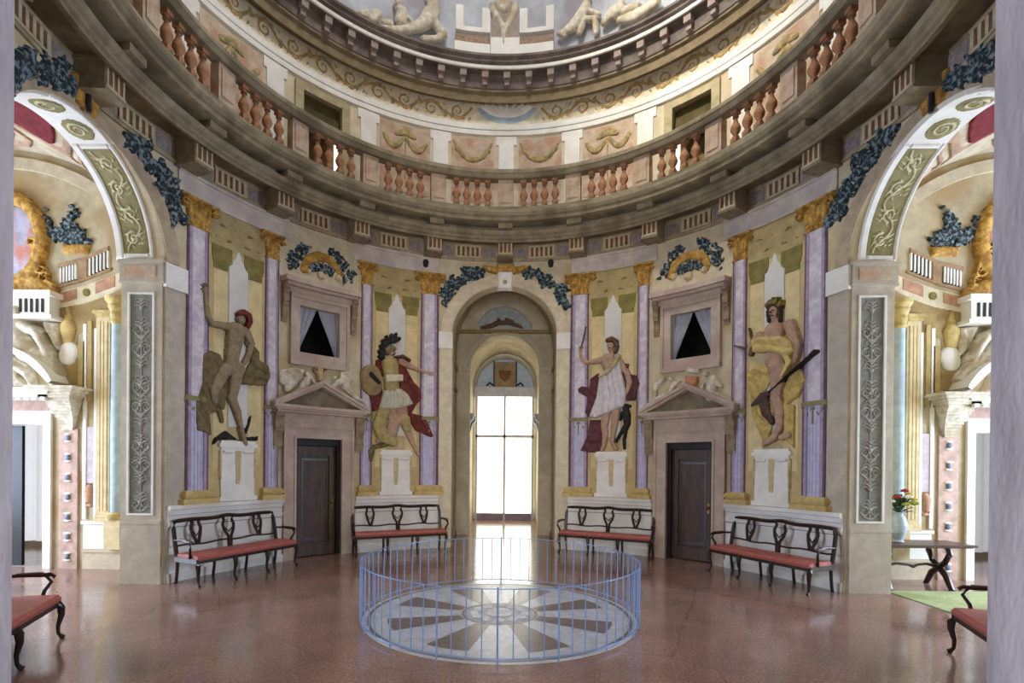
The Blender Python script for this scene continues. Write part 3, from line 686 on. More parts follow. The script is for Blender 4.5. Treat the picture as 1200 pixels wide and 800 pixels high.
# door-frame corbels along the corridor
for sg in (-1, 1):
    mb = MB(); x0 = sg*1.14
    prof_ = [(.02, 2.9), (.05, 3.0), (.10, 3.1), (.14, 3.25), (.22, 3.32), (.24, 3.42), (.24, 3.48)]
    for y_ in (8.6, 9.6):
        for (d0_, z0_), (d1_, z1_) in zip(prof_[:-1], prof_[1:]): mb.hexa([(x0, y_-.2, z0_), (x0-sg*d0_, y_-.2, z0_), (x0-sg*d0_, y_+.2, z0_), (x0, y_+.2, z0_)], [(x0, y_-.2, z1_), (x0-sg*d1_, y_-.2, z1_), (x0-sg*d1_, y_+.2, z1_), (x0, y_+.2, z1_)])
        mb.box(*sorted((x0, x0-sg*.06)), y_-.14, y_+.14, 0, 2.9)
    mb.build('door_corbel', mat('corbel_blue_grey', (168, 172, 184), .7, .12, 6), t)
    mb = MB()
    for z in (.02, 4.0, 4.58): mb.box(*sorted((sg*1.36, sg*1.31)), 5.95, 7.78, z, z+.1)
    for y_ in (6.2, 6.9, 7.5): mb.box(*sorted((sg*1.36, sg*1.33)), y_, y_+.08, .12, 4.0)
    mb.build('corridor_panelling', mat('corridor_rose', (178, 150, 128), .75, .15, 5), t)
# end window with fanlight
dw = empty('door_3', (0, 11.85, 0), kind='structure')
mb = MB()
mb.box(-1.08, 1.08, 11.74, 11.92, 4.42, 4.76)
for x in (-1.05, -.04, .97): mb.box(x, x+.08, 11.78, 11.88, 0, 4.45)
mb.box(-1.05, 1.05, 11.78, 11.88, 2.95, 3.05)
mb.build('door_frame', mat('frame_bluegrey', (200, 204, 216), .6, .1, 6), dw)
MB().box(-1.0, 1.0, 11.80, 11.90, 0, .24).build('door_sill', mat('sill_mauve', (150, 130, 150), .6, .12, 6), dw)
MB().box(-1.0, 1.0, 11.86, 11.89, .24, 4.42).build('curtained_pane', mat('curtain_daylit', (255, 250, 228), .6, .02, 2, emit=2.2), dw)
mb = MB(); P = []
mb.grid([[(-1.0*cos(q)*f_, 11.86, 4.78+1.0*sin(q)*f_) for f_ in (0, .5, 1)] for q in np.linspace(0, pi, 25)])
mb.build('fanlight_pane', mat('fan_glass', (150, 164, 178), .3, .12, 6, emit=.12), dw)
mb = MB(); mb.box(-.42, .42, 11.78, 11.85, 4.76, 5.66); mb.build('fanlight_panel', mat('fan_panel', (162, 138, 98), .7, .15, 6), dw)
mb = MB()
for x in (-.42, .38): mb.box(x, x+.045, 11.74, 11.82, 4.76, 5.68)
mb.tube([(-.42, 11.78, 4.82), (-.56, 11.78, 4.92), (-.66, 11.78, 4.80)], .035); mb.tube([(.42, 11.78, 4.82), (.56, 11.78, 4.92), (.66, 11.78, 4.80)], .035)
mb.build('fanlight_bars', mat('iron_dark', (44, 44, 52), .5, .1, 6), dw)
relief([('p', [(-.22, 5.35), (.22, 5.35), (.18, 5.12), (0, 4.95), (-.18, 5.12)], .04, .05)], plane_map(11.78), res=.02).build('fanlight_emblem', M_gold if False else mat('emblem_rust', (138, 84, 48), .7, .2, 8), dw)

# ------------------------------------------------------------------ dado of the round wall
for i, (a0, a1) in enumerate(((-75.2, -51.8), (-35.6, -15.9), (15.9, 35.6), (51.8, 75.2))):
    mb = MB()
    for z0, z1, d in ((0, .15, .075), (.15, .90, .035), (.90, .94, .05), (.94, .975, .065), (.975, 1.09, .04), (1.09, 1.12, .055), (1.12, 1.15, .07), (1.15, 1.18, .085), (1.18, 1.25, .11)):
        mb.cbox(a0, a1, z0, z1, R+.02, R-d)
    bb = mb.build('baseboard_'+('left', 'back_left', 'back_right', 'right')[i], M_white, kind='structure')
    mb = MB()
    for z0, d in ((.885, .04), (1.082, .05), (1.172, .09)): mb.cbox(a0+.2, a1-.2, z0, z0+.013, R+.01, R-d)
    mb.build('moulding_shade_line', mat('shade_line_grey', (150, 146, 142), .7, .1, 6), bb)  # thin grey lines paint in the shade between the dado mouldings
mb = MB()
for a0, a1 in ((-36.3, -16.2), (16.2, 36.3), (-73.2, -50.9), (50.9, 73.2)):
    mb.cbox(a0, a1, 6.45, 6.80, R+.02, R-.03); mb.cbox(a0, a1, 6.76, 6.81, R+.02, R-.06); mb.cbox(a0, a1, 6.43, 6.48, R+.02, R-.045)
mb.build('trim_8', mat('architrave_marble', (222, 208, 194), .7, .12, 6, c3=(196, 182, 178), s3=3), kind='structure')

# ------------------------------------------------------------------ fresco bays: ochre ground, painted pilasters, sky gap
bays = {'farleft': (-66.8, -56.0), 'left': (-31.8, -20.5), 'right': (20.5, 31.8), 'farright': (56.0, 66.8)}
blab = {'farleft': 'ochre fresco bay with painted pilasters behind the man with raised arm', 'left': 'ochre fresco bay with painted pilasters behind the warrior in crested helmet',
        'right': 'ochre fresco bay with painted pilasters behind the figure in white tunic', 'farright': 'ochre fresco bay with painted pilasters behind the figure draped in yellow'}
for key, (a0, a1) in bays.items():
    am = (a0+a1)/2; b = empty('fresco_backdrop', (R*sin(rad(am)), R*cos(rad(am)), 1.26), blab[key], 'fresco')
    def D(name, m, spans, d=.008, b=b):
        mb = MB()
        for x0, x1, l, h in spans: mb.cbox(am+x0, am+x1, l, h, R+.005, R-d, 3)
        return mb.build(name, m, b)
    h2 = (a1-a0)/2+2.
    D('ground', M_ochre, [(-h2, h2, 1.26, 6.43)], .004)
    D('painted_ceiling', M_ochred if False else mat('fresco_ceiling', (188, 166, 108), .85, .14, 4), [(-h2, h2, 5.78, 6.43)], .008)
    c_ = [rad(am)*R]
    pr = []
    for kx in (-.42, -.14, .16, .44):
        for z in (5.95, 6.18):
            u = c_[0]+kx+(.1 if z > 6 else 0); pr.append(('c', [(u-.07, z-.01, .028), (u-.02, z+.02, .04), (u+.07, z+.01, .026)], .25, .004))
    relief(pr, res=.02).build('painted_coffers', mat('fresco_coffer_brown', (142, 120, 76), .85, .2, 8), b)
    D('painted_pilasters', mat('fresco_pilaster', (230, 206, 146), .85, .1, 4), [(-4.9, -2.1, 1.9, 5.45), (2.1, 4.9, 1.9, 5.45)], .016)
    D('pilaster_capitals', M_green, [(-5.3, -1.25, 5.60, 5.82), (1.25, 5.3, 5.60, 5.82), (-5.1, -1.6, 5.52, 5.60), (1.6, 5.1, 5.52, 5.60), (-4.9, -2.1, 5.40, 5.52), (2.1, 4.9, 5.40, 5.52)], .024)
    u = c_[0]
    half = [(.2, 2.6), (.2, 5.48), (.19, 5.52), (.13, 5.56), (.115, 5.64), (.06, 5.70), (.045, 5.78), (.0, 5.86)]
    relief([('p', [(u+x, z) for x, z in half]+[(u-x, z) for x, z in half[::-1][1:]], .03, .01)], res=.014).build('sky_opening', M_sky, b)
    pl = empty('painted_plinth', (R*sin(rad(am)), R*cos(rad(am)), 1.25), None, 'plinth')
    pl['label'] = {'farleft': 'white scrolled plinth under the man with raised arm', 'left': 'white scrolled plinth under the helmeted warrior', 'right': 'white scrolled plinth under the figure in white tunic', 'farright': 'white scrolled plinth under the yellow-draped figure'}[key]
    top = W(*{'farleft': (283, 517), 'left': (462, 527), 'right': (720, 529), 'farright': (905, 526)}[key])[1]
    mb = MB(); mb.cbox(am-3.4, am+3.4, 1.26, top-.12, R+.01, R-.05, 4); mb.cbox(am-3.9, am+3.9, top-.12, top-.05, R+.01, R-.08, 4); mb.cbox(am-3.5, am+3.5, top-.05, top, R+.01, R-.06, 4); mb.cbox(am-3.9, am+3.9, 1.26, 1.34, R+.01, R-.07, 4)
    mb.build('block', M_white, pl)
    pr = []
    for kx in (-.2, .2):
        pr += [('p', [(u+kx-.09, top-.17), (u+kx+.09, top-.17), (u+kx+.10, top-.32), (u+kx+.05, top-.48), (u+kx+.06, top-.70), (u+kx-.06, top-.70), (u+kx-.05, top-.48), (u+kx-.10, top-.32)], .045, .04), ('c', [(u+kx-.08, top-.2, .03), (u+kx+.08, top-.2, .03)], .8, .06)]
    relief(pr, res=.014).build('scroll_console', M_white, pl)
    relief([('p', [(u-.07, top-.18), (u+.07, top-.18), (u+.045, top-.8), (u-.045, top-.8)], .062, .01)]+[('p', [(u+k_*.345-.03, top-.18), (u+k_*.345+.03, top-.18), (u+k_*.34+.02, top-.7), (u+k_*.34-.02, top-.7)], .062, .01) for k_ in (-1, 1)], res=.014).build('tan_inset', mat('fresco_pale_tan', (216, 192, 142), .8, .14, 8), pl)

# ------------------------------------------------------------------ columns
cols = [(-69.35, 4.44, 'leftmost lilac marble column with gilt capital, beside the left arch'), (-54.35, 3.06, 'slim lilac marble column left of the left-hand wooden door'),
        (-33.2, 2.77, 'slim lilac marble column right of the left-hand wooden door, behind a shield'), (-18.25, 4.53, 'broad lilac marble column just left of the central arch'),
        (18.25, 4.53, 'broad lilac marble column just right of the central arch'), (33.2, 2.77, 'slim lilac marble column left of the right-hand wooden door'),
        (54.35, 3.06, 'slim lilac marble column right of the right-hand wooden door'), (69.35, 4.44, 'rightmost lilac marble column with gilt capital, beside the right arch')]
for a, wd, lab in cols:
    hw = rad(wd)/2*R; u0 = rad(a)*R; dp_ = .05
    c = empty('column', (R*sin(rad(a)), R*cos(rad(a)), 1.25), lab, 'column', 'columns around the round hall')
    def shaft(z0, z1, k0, k1, n=20, flute=0, e=0):
        rows = []
        for i in range(n+1):
            t_ = -1+2*i/n; row = []
            for z, k in ((z0, k0), (z1, k1)):
                h = dp_*math.sqrt(max(0, 1-t_*t_))+.006+e
                if flute: h -= .012*(abs(math.sin(t_*flute*pi/2)) > .55)
                q = (u0+t_*hw*k)/R; row.append(((R-h)*sin(q), (R-h)*cos(q), z))
            rows.append(row)
        return MB().grid(rows)
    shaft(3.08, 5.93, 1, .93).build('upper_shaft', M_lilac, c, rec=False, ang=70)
    sg = 1 if a < 0 else -1
    for t0, t1, mt in ((.74, 1.0, M_violet), (.45, .74, M_mauve), (-1.0, -.84, M_violet), (-.84, -.62, M_mauve)):  # trompe-l'oeil shading of the round shaft, painted as violet and mauve strips
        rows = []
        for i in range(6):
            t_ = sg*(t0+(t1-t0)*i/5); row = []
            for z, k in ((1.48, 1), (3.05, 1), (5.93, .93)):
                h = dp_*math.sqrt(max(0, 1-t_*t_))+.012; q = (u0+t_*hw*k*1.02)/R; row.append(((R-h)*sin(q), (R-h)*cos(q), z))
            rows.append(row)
        MB().grid(rows).build('violet_edge_shade' if mt is M_violet else 'mauve_shade_band', mt, c, rec=False, ang=70)
    shaft(1.47, 3.0, 1.02, 1.01, 60, 7 if wd > 4 else 5).build('fluted_shaft', M_lilacf, c, rec=False, ang=30)
    mb = shaft(3.0, 3.08, 1.1, 1.1, 16, 0, .02); mb.build('collar', M_panelg, c, rec=False)
    pr = []
    for q in (-.5, .5): pr.append(('c', [(u0+q*hw-.45*hw, 2.98, .014), (u0+q*hw, 2.84, .02), (u0+q*hw+.45*hw, 2.98, .014)], .6, dp_-.01))
    pr.append(('c', [(u0, 2.98, .016), (u0, 2.7, .016)], .6, dp_+.005)); relief(pr, res=.012).build('swag', M_panelg, c)
    mb = MB(); W2 = wd/2
    mb.cbox(a-W2*1.62, a+W2*1.62, 1.25, 1.34, R+.01, R-.15, 3)
    for k in range(5):
        b_ = 1.22+.24*sin(pi*(k+.5)/5); mb.cbox(a-W2*b_, a+W2*b_, 1.34+.027*k, 1.34+.027*(k+1), R+.01, R-.085-.06*sin(pi*(k+.5)/5), 4)
    mb.build('base', mat('fresco_base_gold', (216, 184, 106), .75, .14, 8), c)
    w0 = hw*.93
    pr = [('p', [(u0-w0*.95, 5.92), (u0+w0*.95, 5.92), (u0+w0*1.3, 6.38), (u0-w0*1.3, 6.38)], dp_, w0*.8), ('c', [(u0-w0, 5.95, .022), (u0+w0, 5.95, .022)], .8, dp_*.8),
          ('p', [(u0-w0*1.75, 6.37), (u0+w0*1.75, 6.37), (u0+w0*1.8, 6.435), (u0-w0*1.8, 6.435)], dp_+.05, .015)]
    for row, (zb, zt, n_) in enumerate(((5.97, 6.15, 4), (6.06, 6.28, 5))):
        for i in range(n_):
            t_ = -1+2*(i+.5)/n_; pr.append(('c', [(u0+t_*w0*.9, zb, w0*.2), (u0+t_*w0*1.12, zt, w0*.22), (u0+t_*w0*1.3, zt+.02, w0*.13)], .9, dp_*math.sqrt(1-.7*t_*t_)+.0))
    for s_ in (-1, 1): pr.append(('c', spiral(u0+s_*w0*1.45, 6.29, w0*.3, 1.3, 0, s_, w0*.12), .9, .08)); 
    pr.append(('c', [(u0, 6.33, w0*.28)], .8, dp_+.02))
    relief(pr, res=.013).build('capital', M_gold, c)

# ------------------------------------------------------------------ doors, their surrounds, windows, curtains
for s, sd in ((-1, 'left'), (1, 'right')):
    am = s*44.0
    def AA(a, b): return sorted((am+a, am+b))
    def cb(mb, a, b, z0, z1, r1, r0=R+.02, n=None): a, b = AA(a, b); mb.cbox(a, b, z0, z1, r0, r1, n); return mb
    P0 = (R*sin(rad(am)), R*cos(rad(am)), 0)
    dr = empty('door_1' if s < 0 else 'door_2', ((R+.2)*sin(rad(am)), (R+.2)*cos(rad(am)), 0), kind='structure')
    mb = MB(); cb(mb, -5.1, 5.1, 0, 2.47, R+.30, R+.36); mb.build('door_recess', M_black, dr)
    mb = MB()
    for a, b, l, h in ((-5.1, -4.35, 0, 2.47), (4.35, 5.1, 0, 2.47), (-4.35, 4.35, 2.33, 2.47)): cb(mb, a, b, l, h, R+.02, R+.3)
    mb.build('door_lining', mat('door_lining_dark', (40, 34, 32), .5, .2, 6), dr)
    mb = MB(); off = .35 if s < 0 else -.2
    cb(mb, -4.3, 4.3, .02, 2.32, R+.16, R+.22)
    for a, b, l, h in ((-4.3, -3.0, .02, 2.32), (3.0, 4.3, .02, 2.32), (-3.0, 3.0, .02, .28), (-3.0, 3.0, 2.12, 2.32)): cb(mb, a, b, l, h, R+.11, R+.22)
    leaf = mb.build('door_leaf', M_door, dr)
    mb = MB()
    for a, b, l, h in ((-2.8, -2.6, .34, 2.06), (2.6, 2.8, .34, 2.06), (-2.6, 2.6, .34, .38), (-2.6, 2.6, 2.02, 2.06)): cb(mb, a, b, l, h, R+.145, R+.17)
    mb.build('door_moulding', M_wood, dr)
    q = rad(am+3.6*1); mb = MB(); mb.blob(((R+.06)*sin(q), (R+.06)*cos(q), 1.12), .035); mb.tube([((R+.12)*sin(q), (R+.12)*cos(q), 1.12), ((R+.06)*sin(q), (R+.06)*cos(q), 1.12)], .012); mb.cbox(am+3.35, am+3.85, 1.0, 1.22, R+.12, R+.1, 1)
    mb.build('door_handle', M_brass, dr)
    # stone surround with pediment
    sr = empty('door_surround', P0, 'carved pinkish stone surround with triangular pediment around the %s wooden door' % ('left-hand' if s < 0 else 'right-hand'), 'door surround')
    mb = MB()
    for a, b, l, h in ((-7.9, -5.1, 0, 2.75), (5.1, 7.9, 0, 2.75), (-5.1, 5.1, 2.47, 2.75)): cb(mb, a, b, l, h, R-.06, R+.3)
    for a, b, l, h in ((-7.9, -7.3, 0, 2.77), (7.3, 7.9, 0, 2.77), (-7.3, 7.3, 2.69, 2.77)): cb(mb, a, b, l, h, R-.09)
    for a, b, l, h in ((-5.6, -5.1, 0, 2.52), (5.1, 5.6, 0, 2.52), (-5.1, 5.1, 2.47, 2.52)): cb(mb, a, b, l, h, R-.08)
    mb.build('door_casing', M_pink, sr)
    mb = MB(); cb(mb, -8.0, 8.0, 2.77, 2.97, R-.05); mb.build('lintel_frieze', M_pink, sr)
    mb = MB(); cb(mb, -9.8, 9.8, 2.97, 3.02, R-.17); cb(mb, -10.4, 10.4, 3.02, 3.06, R-.22); cb(mb, -10.9, 10.9, 3.06, 3.12, R-.26); mb.build('cornice', M_pink, sr)
    n = 17; A = [am-10.9+21.8*k/(n-1) for k in range(n)]; tri = [3.14+.50*(1-abs(k-(n-1)/2)/((n-1)/2)) for k in range(n)]
    MB().vs(A, [3.11]*n, [v-.06 for v in tri], R+.02, R-.05).build('tympanum', M_stone, sr)
    mb = MB(); mb.vs(A, [v-.10 for v in tri], [v-.02 for v in tri], R+.02, R-.22); mb.vs(A, [v-.03 for v in tri], [v+.03 for v in tri], R+.02, R-.27); mb.build('raking_cornice', M_pink, sr)
    for s2 in (-1, 1):
        uc = rad(am+s2*9.1)*R; mb = MB()
        for k in range(10):
            z0 = 2.22+.074*k; dd = .05+.12*(k/9)**1.3+.02*sin(k*1.4); mb.cbox(am+s2*9.1-.95, am+s2*9.1+.95, z0, z0+.076, R+.01, R-dd, 1)
        mb.build('console', M_olived if False else mat('console_brown', (168, 142, 110), .75, .2, 9), sr)
    # window
    wn = empty('window_1' if s < 0 else 'window_2', (R*sin(rad(am)), R*cos(rad(am)), 4.2), kind='structure')
    mb = MB(); cb(mb, -5.2, 5.2, 4.0, 5.4, R+.50, R+.55); cb(mb, -5.3, -4.6, 4.0, 5.4, R+.02, R+.5); cb(mb, 4.6, 5.3, 4.0, 5.4, R+.02, R+.5); cb(mb, -5, 5, 5.21, 5.3, R+.02, R+.5); cb(mb, -5, 5, 4.1, 4.2, R+.02, R+.5); mb.build('dark_recess', M_black, wn)
    mb = MB()
    for a, b, l, h in ((-6.5, -4.45, 4.02, 5.36), (4.45, 6.5, 4.02, 5.36), (-4.45, 4.45, 5.18, 5.36), (-4.45, 4.45, 4.02, 4.23)): cb(mb, a, b, l, h, R-.05, R+.1)
    for a, b, l, h in ((-6.6, -6.0, 3.98, 5.4), (6.0, 6.6, 3.98, 5.4), (-6.0, 6.0, 5.32, 5.4), (-6.6, 6.6, 3.96, 4.04)): cb(mb, a, b, l, h, R-.09)
    mb.build('window_frame', M_pink, wn)
    mb = MB(); cb(mb, -7.2, 7.2, 5.40, 5.50, R-.10); cb(mb, -8.0, 8.0, 5.50, 5.56, R-.20); cb(mb, -8.6, 8.6, 5.56, 5.66, R-.27); mb.build('window_cornice', M_pink, wn)
    for s2 in (-1, 1):
        mb = MB()
        for k in range(9):
            z0 = 4.78+.08*k; dd = .03+.13*(k/8)**1.2+.02*sin(k*1.7); mb.cbox(am+s2*7.7-.6, am+s2*7.7+.6, z0, z0+.082, R+.01, R-dd, 1)
        mb.build('window_console', mat('console_brown', (168, 142, 110)), wn)
    # curtains: two drapes parted low
    for s2 in (-1, 1):
        rows = []
        for i in range(25):
            f = i/24; row = []
            for j in range(13):
                v = j/12                       # 0 top, 1 bottom
                inner = .15+(3.5)*v**1.25+.25*sin(v*3)   # degrees from centre
                a = am+s2*(4.5-(4.5-min(inner, 4.1))*f*1.0); r = R+.10+.02*sin(f*22+v)+.02*v
                row.append((r*sin(rad(a)), r*cos(rad(a)), 5.2-.97*v*(1-.12*(f)**2)))
            rows.append(row)
        MB().grid(rows).build('curtain', mat('curtain_pale', (186, 190, 206), .8, .08, 10), None, '%s half of the parted pale curtain in the window above the %s door' % ('left' if s2 < 0 else 'right', 'left-hand' if s < 0 else 'right-hand'), 'curtain', rec=False, loc=(R*sin(rad(am)), R*cos(rad(am)), 4.2))
    MB().cbox(am-8.8, am+8.8, 5.68, 6.80, R+.0, R-.015).build('trim_9' if s < 0 else 'trim_10', mat('bay_cream', (216, 200, 164), .85, .1, 5), kind='structure')

# ------------------------------------------------------------------ painted figures
def figure(name, label, cat, base_px, parts, ex=.04, r=R, fmap=cyl_map, res=.015, plane=None):
    if plane is None: u, z = W(*base_px); b = (R*sin(u/R), R*cos(u/R), z)
    else: x, z = PY(*base_px, plane); b = (x, plane, z)
    o = empty(name, b, label, cat)
    for nm, m, pr, lift in parts:
        f2 = (lambda u, v, h, l=lift+ex: fmap(u, v, np.where(h > 0, h+l, h)))
        relief(pr, f2, res=res).build(nm, m, o)
    return o
c = Crop(220, 320, 3.636)
figure('painted_figure', 'painted nude man with red hair raising one arm, left of the left-hand door', 'painted figure', (285, 520), [
    ('face', M_umb, [c.c([(206, 196, 2.6)], .6), c.c([(216, 195, 2.6)], .6), c.c([(207, 210, 2), (214, 210, 2)], .6)], .115),
    ('drapery', M_olived, [c.g([(55, 345), (95, 330), (130, 345), (165, 430), (160, 520), (150, 580), (85, 600), (95, 690), (30, 670), (22, 560), (50, 470)], .03, .05, (.6, 30, .012)),
        c.g([(250, 390), (300, 370), (340, 395), (348, 440), (330, 480), (215, 475)], .03, .05, (1.2, 30, .012)), c.c([(250, 300, 18), (285, 340, 16), (280, 380, 20)], .4), c.c([(130, 590, 12), (140, 630, 9)], .4)], 0),
    ('body', M_fleshd, [c.c([(215, 225, 14), (212, 240, 16)], .6), c.c([(213, 200, 19)], .7, .03), c.c([(195, 250, 38), (188, 300, 36), (178, 360, 30), (178, 405, 34)], .5),
        c.c([(170, 232, 20), (130, 222, 14), (92, 215, 12), (76, 190, 13), (68, 140, 11), (62, 90, 8), (60, 72, 9)], .6), c.c([(58, 70, 4), (46, 50, 3)], .6), c.c([(60, 68, 4), (56, 44, 3)], .6), c.c([(62, 68, 4), (66, 46, 3)], .6), c.c([(64, 72, 4), (74, 54, 3)], .6), c.c([(56, 76, 4), (46, 68, 3)], .6),
        c.c([(238, 250, 20), (262, 300, 15), (250, 350, 12), (230, 385, 10)], .5), c.c([(205, 405, 28), (190, 470, 26), (178, 535, 20), (200, 590, 18), (215, 650, 11), (228, 700, 10), (238, 728, 9)], .55),
        c.c([(150, 410, 28), (120, 460, 26), (100, 500, 22), (102, 545, 15)], .55)], .03),
    ('hair', M_red, [c.c([(205, 178, 10), (225, 172, 14), (245, 185, 14), (250, 210, 12), (242, 232, 9)], .7, .03)], .05),
    ('bird', M_dark, [c.g([(100, 735), (105, 705), (155, 670), (215, 715), (230, 700), (295, 695), (290, 715), (180, 708), (120, 712)], .02, .03), c.c([(245, 660, 4), (258, 620, 3)], .5), c.c([(240, 680, 5), (255, 640, 4), (262, 610, 2)], .5)], .01)])
c = Crop(410, 380, 5)
figure('painted_figure', 'painted warrior in plumed helmet with shield and red cloak, left of the central arch', 'painted figure', (462, 525), [
    ('cloak', M_red, [c.g([(145, 270), (150, 210), (200, 195), (300, 205), (330, 260), (375, 340), (415, 380), (415, 440), (385, 475), (360, 520), (440, 540), (490, 655), (470, 665), (380, 620), (330, 540), (310, 400)], .03, .05, (.4, 26, .014)), c.g([(100, 400), (190, 380), (180, 500), (130, 510)], .03, .05, (1, 26, .01))], 0),
    ('face', M_umb, [c.c([(248, 164, 3)], .6), c.c([(244, 184, 2.5), (252, 183, 2.5)], .6)], .15),
    ('shield', mat('fresco_shield', (158, 132, 84), .8, .2, 8), [c.c([(118, 300, 62), (125, 360, 62)], .25, .02)], .03),
    ('shield_hollow', M_dark, [c.c([(115, 300, 18), (160, 345, 14)], .2, .02)], .09),
    ('body', M_flesh, [c.c([(238, 168, 20)], .7), c.c([(228, 195, 15), (225, 210, 20)], .6), c.c([(258, 170, 6)], .6, .05), c.c([(300, 222, 22), (345, 245, 16), (395, 265, 12), (440, 280, 9), (462, 286, 10)], .6), c.c([(462, 282, 5), (492, 280, 3)], .6), c.c([(462, 288, 5), (494, 292, 3)], .6), c.c([(460, 292, 5), (486, 302, 3)], .6), c.c([(456, 290, 5), (470, 303, 3)], .6), c.c([(452, 280, 4), (462, 268, 3)], .6),
        c.c([(200, 480, 34), (180, 560, 30), (190, 620, 22), (165, 680, 18)], .5), c.c([(300, 480, 34), (310, 560, 30), (335, 620, 24), (365, 690, 15), (385, 740, 10), (402, 765, 9)], .5), c.c([(230, 490, 36), (260, 560, 34), (240, 640, 34)], .4)], .02),
    ('armour', mat('fresco_armour', (186, 164, 96), .8, .18, 9), [c.c([(230, 235, 48), (238, 300, 44), (240, 370, 44)], .5), c.c([(200, 500, 36), (160, 590, 34), (180, 660, 28), (250, 690, 26)], .35), c.c([(320, 560, 30), (330, 610, 24)], .4)], .06),
    ('breastplate_sash', mat('fresco_sash', (226, 212, 180), .8, .1, 9), [c.g([(195, 300), (300, 300), (300, 340), (200, 345)], .02, .02)], .17),
    ('skirt', mat('fresco_skirt', (204, 200, 178), .8, .12, 9), [c.g([(195, 390), (290, 380), (330, 410), (365, 470), (300, 492), (235, 500), (165, 495), (180, 430)], .03, .04, (0, 60, .015))], .11),
    ('helmet', mat('fresco_helmet', (150, 124, 84), .8, .2, 9), [c.c([(215, 158, 22), (238, 140, 16), (262, 148, 6)], .6)], .07),
    ('plume', M_dark, [c.c([(a_, b_, 13), (a2, b2, 9)], .5) for a_, b_, a2, b2 in ((185, 200, 168, 190), (185, 180, 166, 160), (190, 155, 175, 130), (200, 130, 188, 100), (215, 112, 210, 78), (235, 105, 238, 68), (252, 100, 264, 62), (262, 100, 284, 88))], .09),
    ('pipe', mat('fresco_pipe', (110, 70, 56), .8, .2, 9), [c.c([(250, 198, 6), (300, 192, 9), (345, 215, 6)], .6)], .13),
    ('footrest', M_olived, [c.c([(120, 745, 20), (130, 720, 14), (210, 705, 12)], .4), c.c([(120, 760, 16), (118, 795, 10)], .4)], .02)])
c = Crop(670, 380, 5)
figure('painted_figure', 'painted youth in short white tunic with a black dog, right of the central arch', 'painted figure', (718, 527), [
    ('cloak', M_wine, [c.g([(110, 320), (160, 285), (165, 340), (150, 420), (110, 545), (80, 520), (95, 430), (40, 402), (35, 380), (60, 362), (105, 370)], .03, .04, (.7, 30, .014)), c.g([(110, 560), (170, 560), (195, 640), (195, 735), (120, 752), (50, 742), (90, 660)], .03, .04, (1.2, 26, .014)),
        c.g([(290, 280), (318, 228), (338, 235), (330, 290), (385, 300), (405, 345), (385, 400), (375, 445), (320, 450), (315, 340)], .03, .04, (.2, 30, .014))], 0),
    ('body', M_flesh, [c.c([(234, 130, 22), (232, 148, 15)], .7, .02), c.c([(236, 165, 13), (238, 180, 16)], .6), c.c([(215, 215, 42), (230, 260, 38)], .5), c.c([(185, 210, 20), (135, 222, 14), (90, 225, 12), (62, 205, 11), (52, 175, 9), (55, 150, 10)], .6), c.c([(55, 148, 5), (60, 122, 4)], .6), c.c([(50, 150, 5), (46, 128, 4)], .6), c.c([(60, 152, 5), (70, 135, 3)], .6),
        c.c([(285, 220, 18), (330, 290, 16), (345, 340, 18), (330, 400, 10)], .5), c.c([(205, 520, 26), (195, 590, 22), (200, 650, 17), (192, 710, 12), (180, 735, 10)], .55), c.c([(262, 500, 26), (255, 580, 22), (245, 640, 17), (240, 690, 13), (262, 730, 11)], .55)], .03),
    ('face', M_umb, [c.c([(226, 128, 3)], .6), c.c([(242, 128, 3)], .6), c.c([(229, 146, 2.5), (238, 146, 2.5)], .6)], .135),
    ('hair', mat('fresco_brown_hair', (120, 82, 52), .85, .25, 20), [c.c([(215, 98, 11), (240, 90, 14), (265, 105, 14), (272, 135, 10), (262, 165, 9)], .7, .02)], .06),
    ('tunic', M_wdress, [c.g([(170, 300), (200, 275), (290, 215), (300, 290), (325, 400), (318, 480), (240, 512), (140, 552), (108, 540), (150, 430)], .05, .07, (.1, 42, .016))], .07),
    ('sash', mat('fresco_sash_straw', (196, 180, 130), .8, .15, 9), [c.c([(285, 190, 10), (265, 240, 12), (220, 290, 12), (172, 312, 8)], .6)], .14),
    ('dog', M_dark, [c.c([(285, 462, 7), (318, 478, 13), (345, 480, 7)], .5), c.c([(320, 480, 12), (325, 530, 22), (330, 580, 18), (320, 620, 10), (312, 680, 7), (312, 728, 6)], .5), c.c([(315, 600, 10), (285, 650, 8), (262, 690, 6)], .5), c.c([(300, 520, 8), (290, 560, 5)], .5)], .06),
    ('bow', M_olived, [c.c([(50, 165, 5), (70, 100, 5), (85, 20, 4)], .6)], .05)])
c = Crop(860, 340, 4)
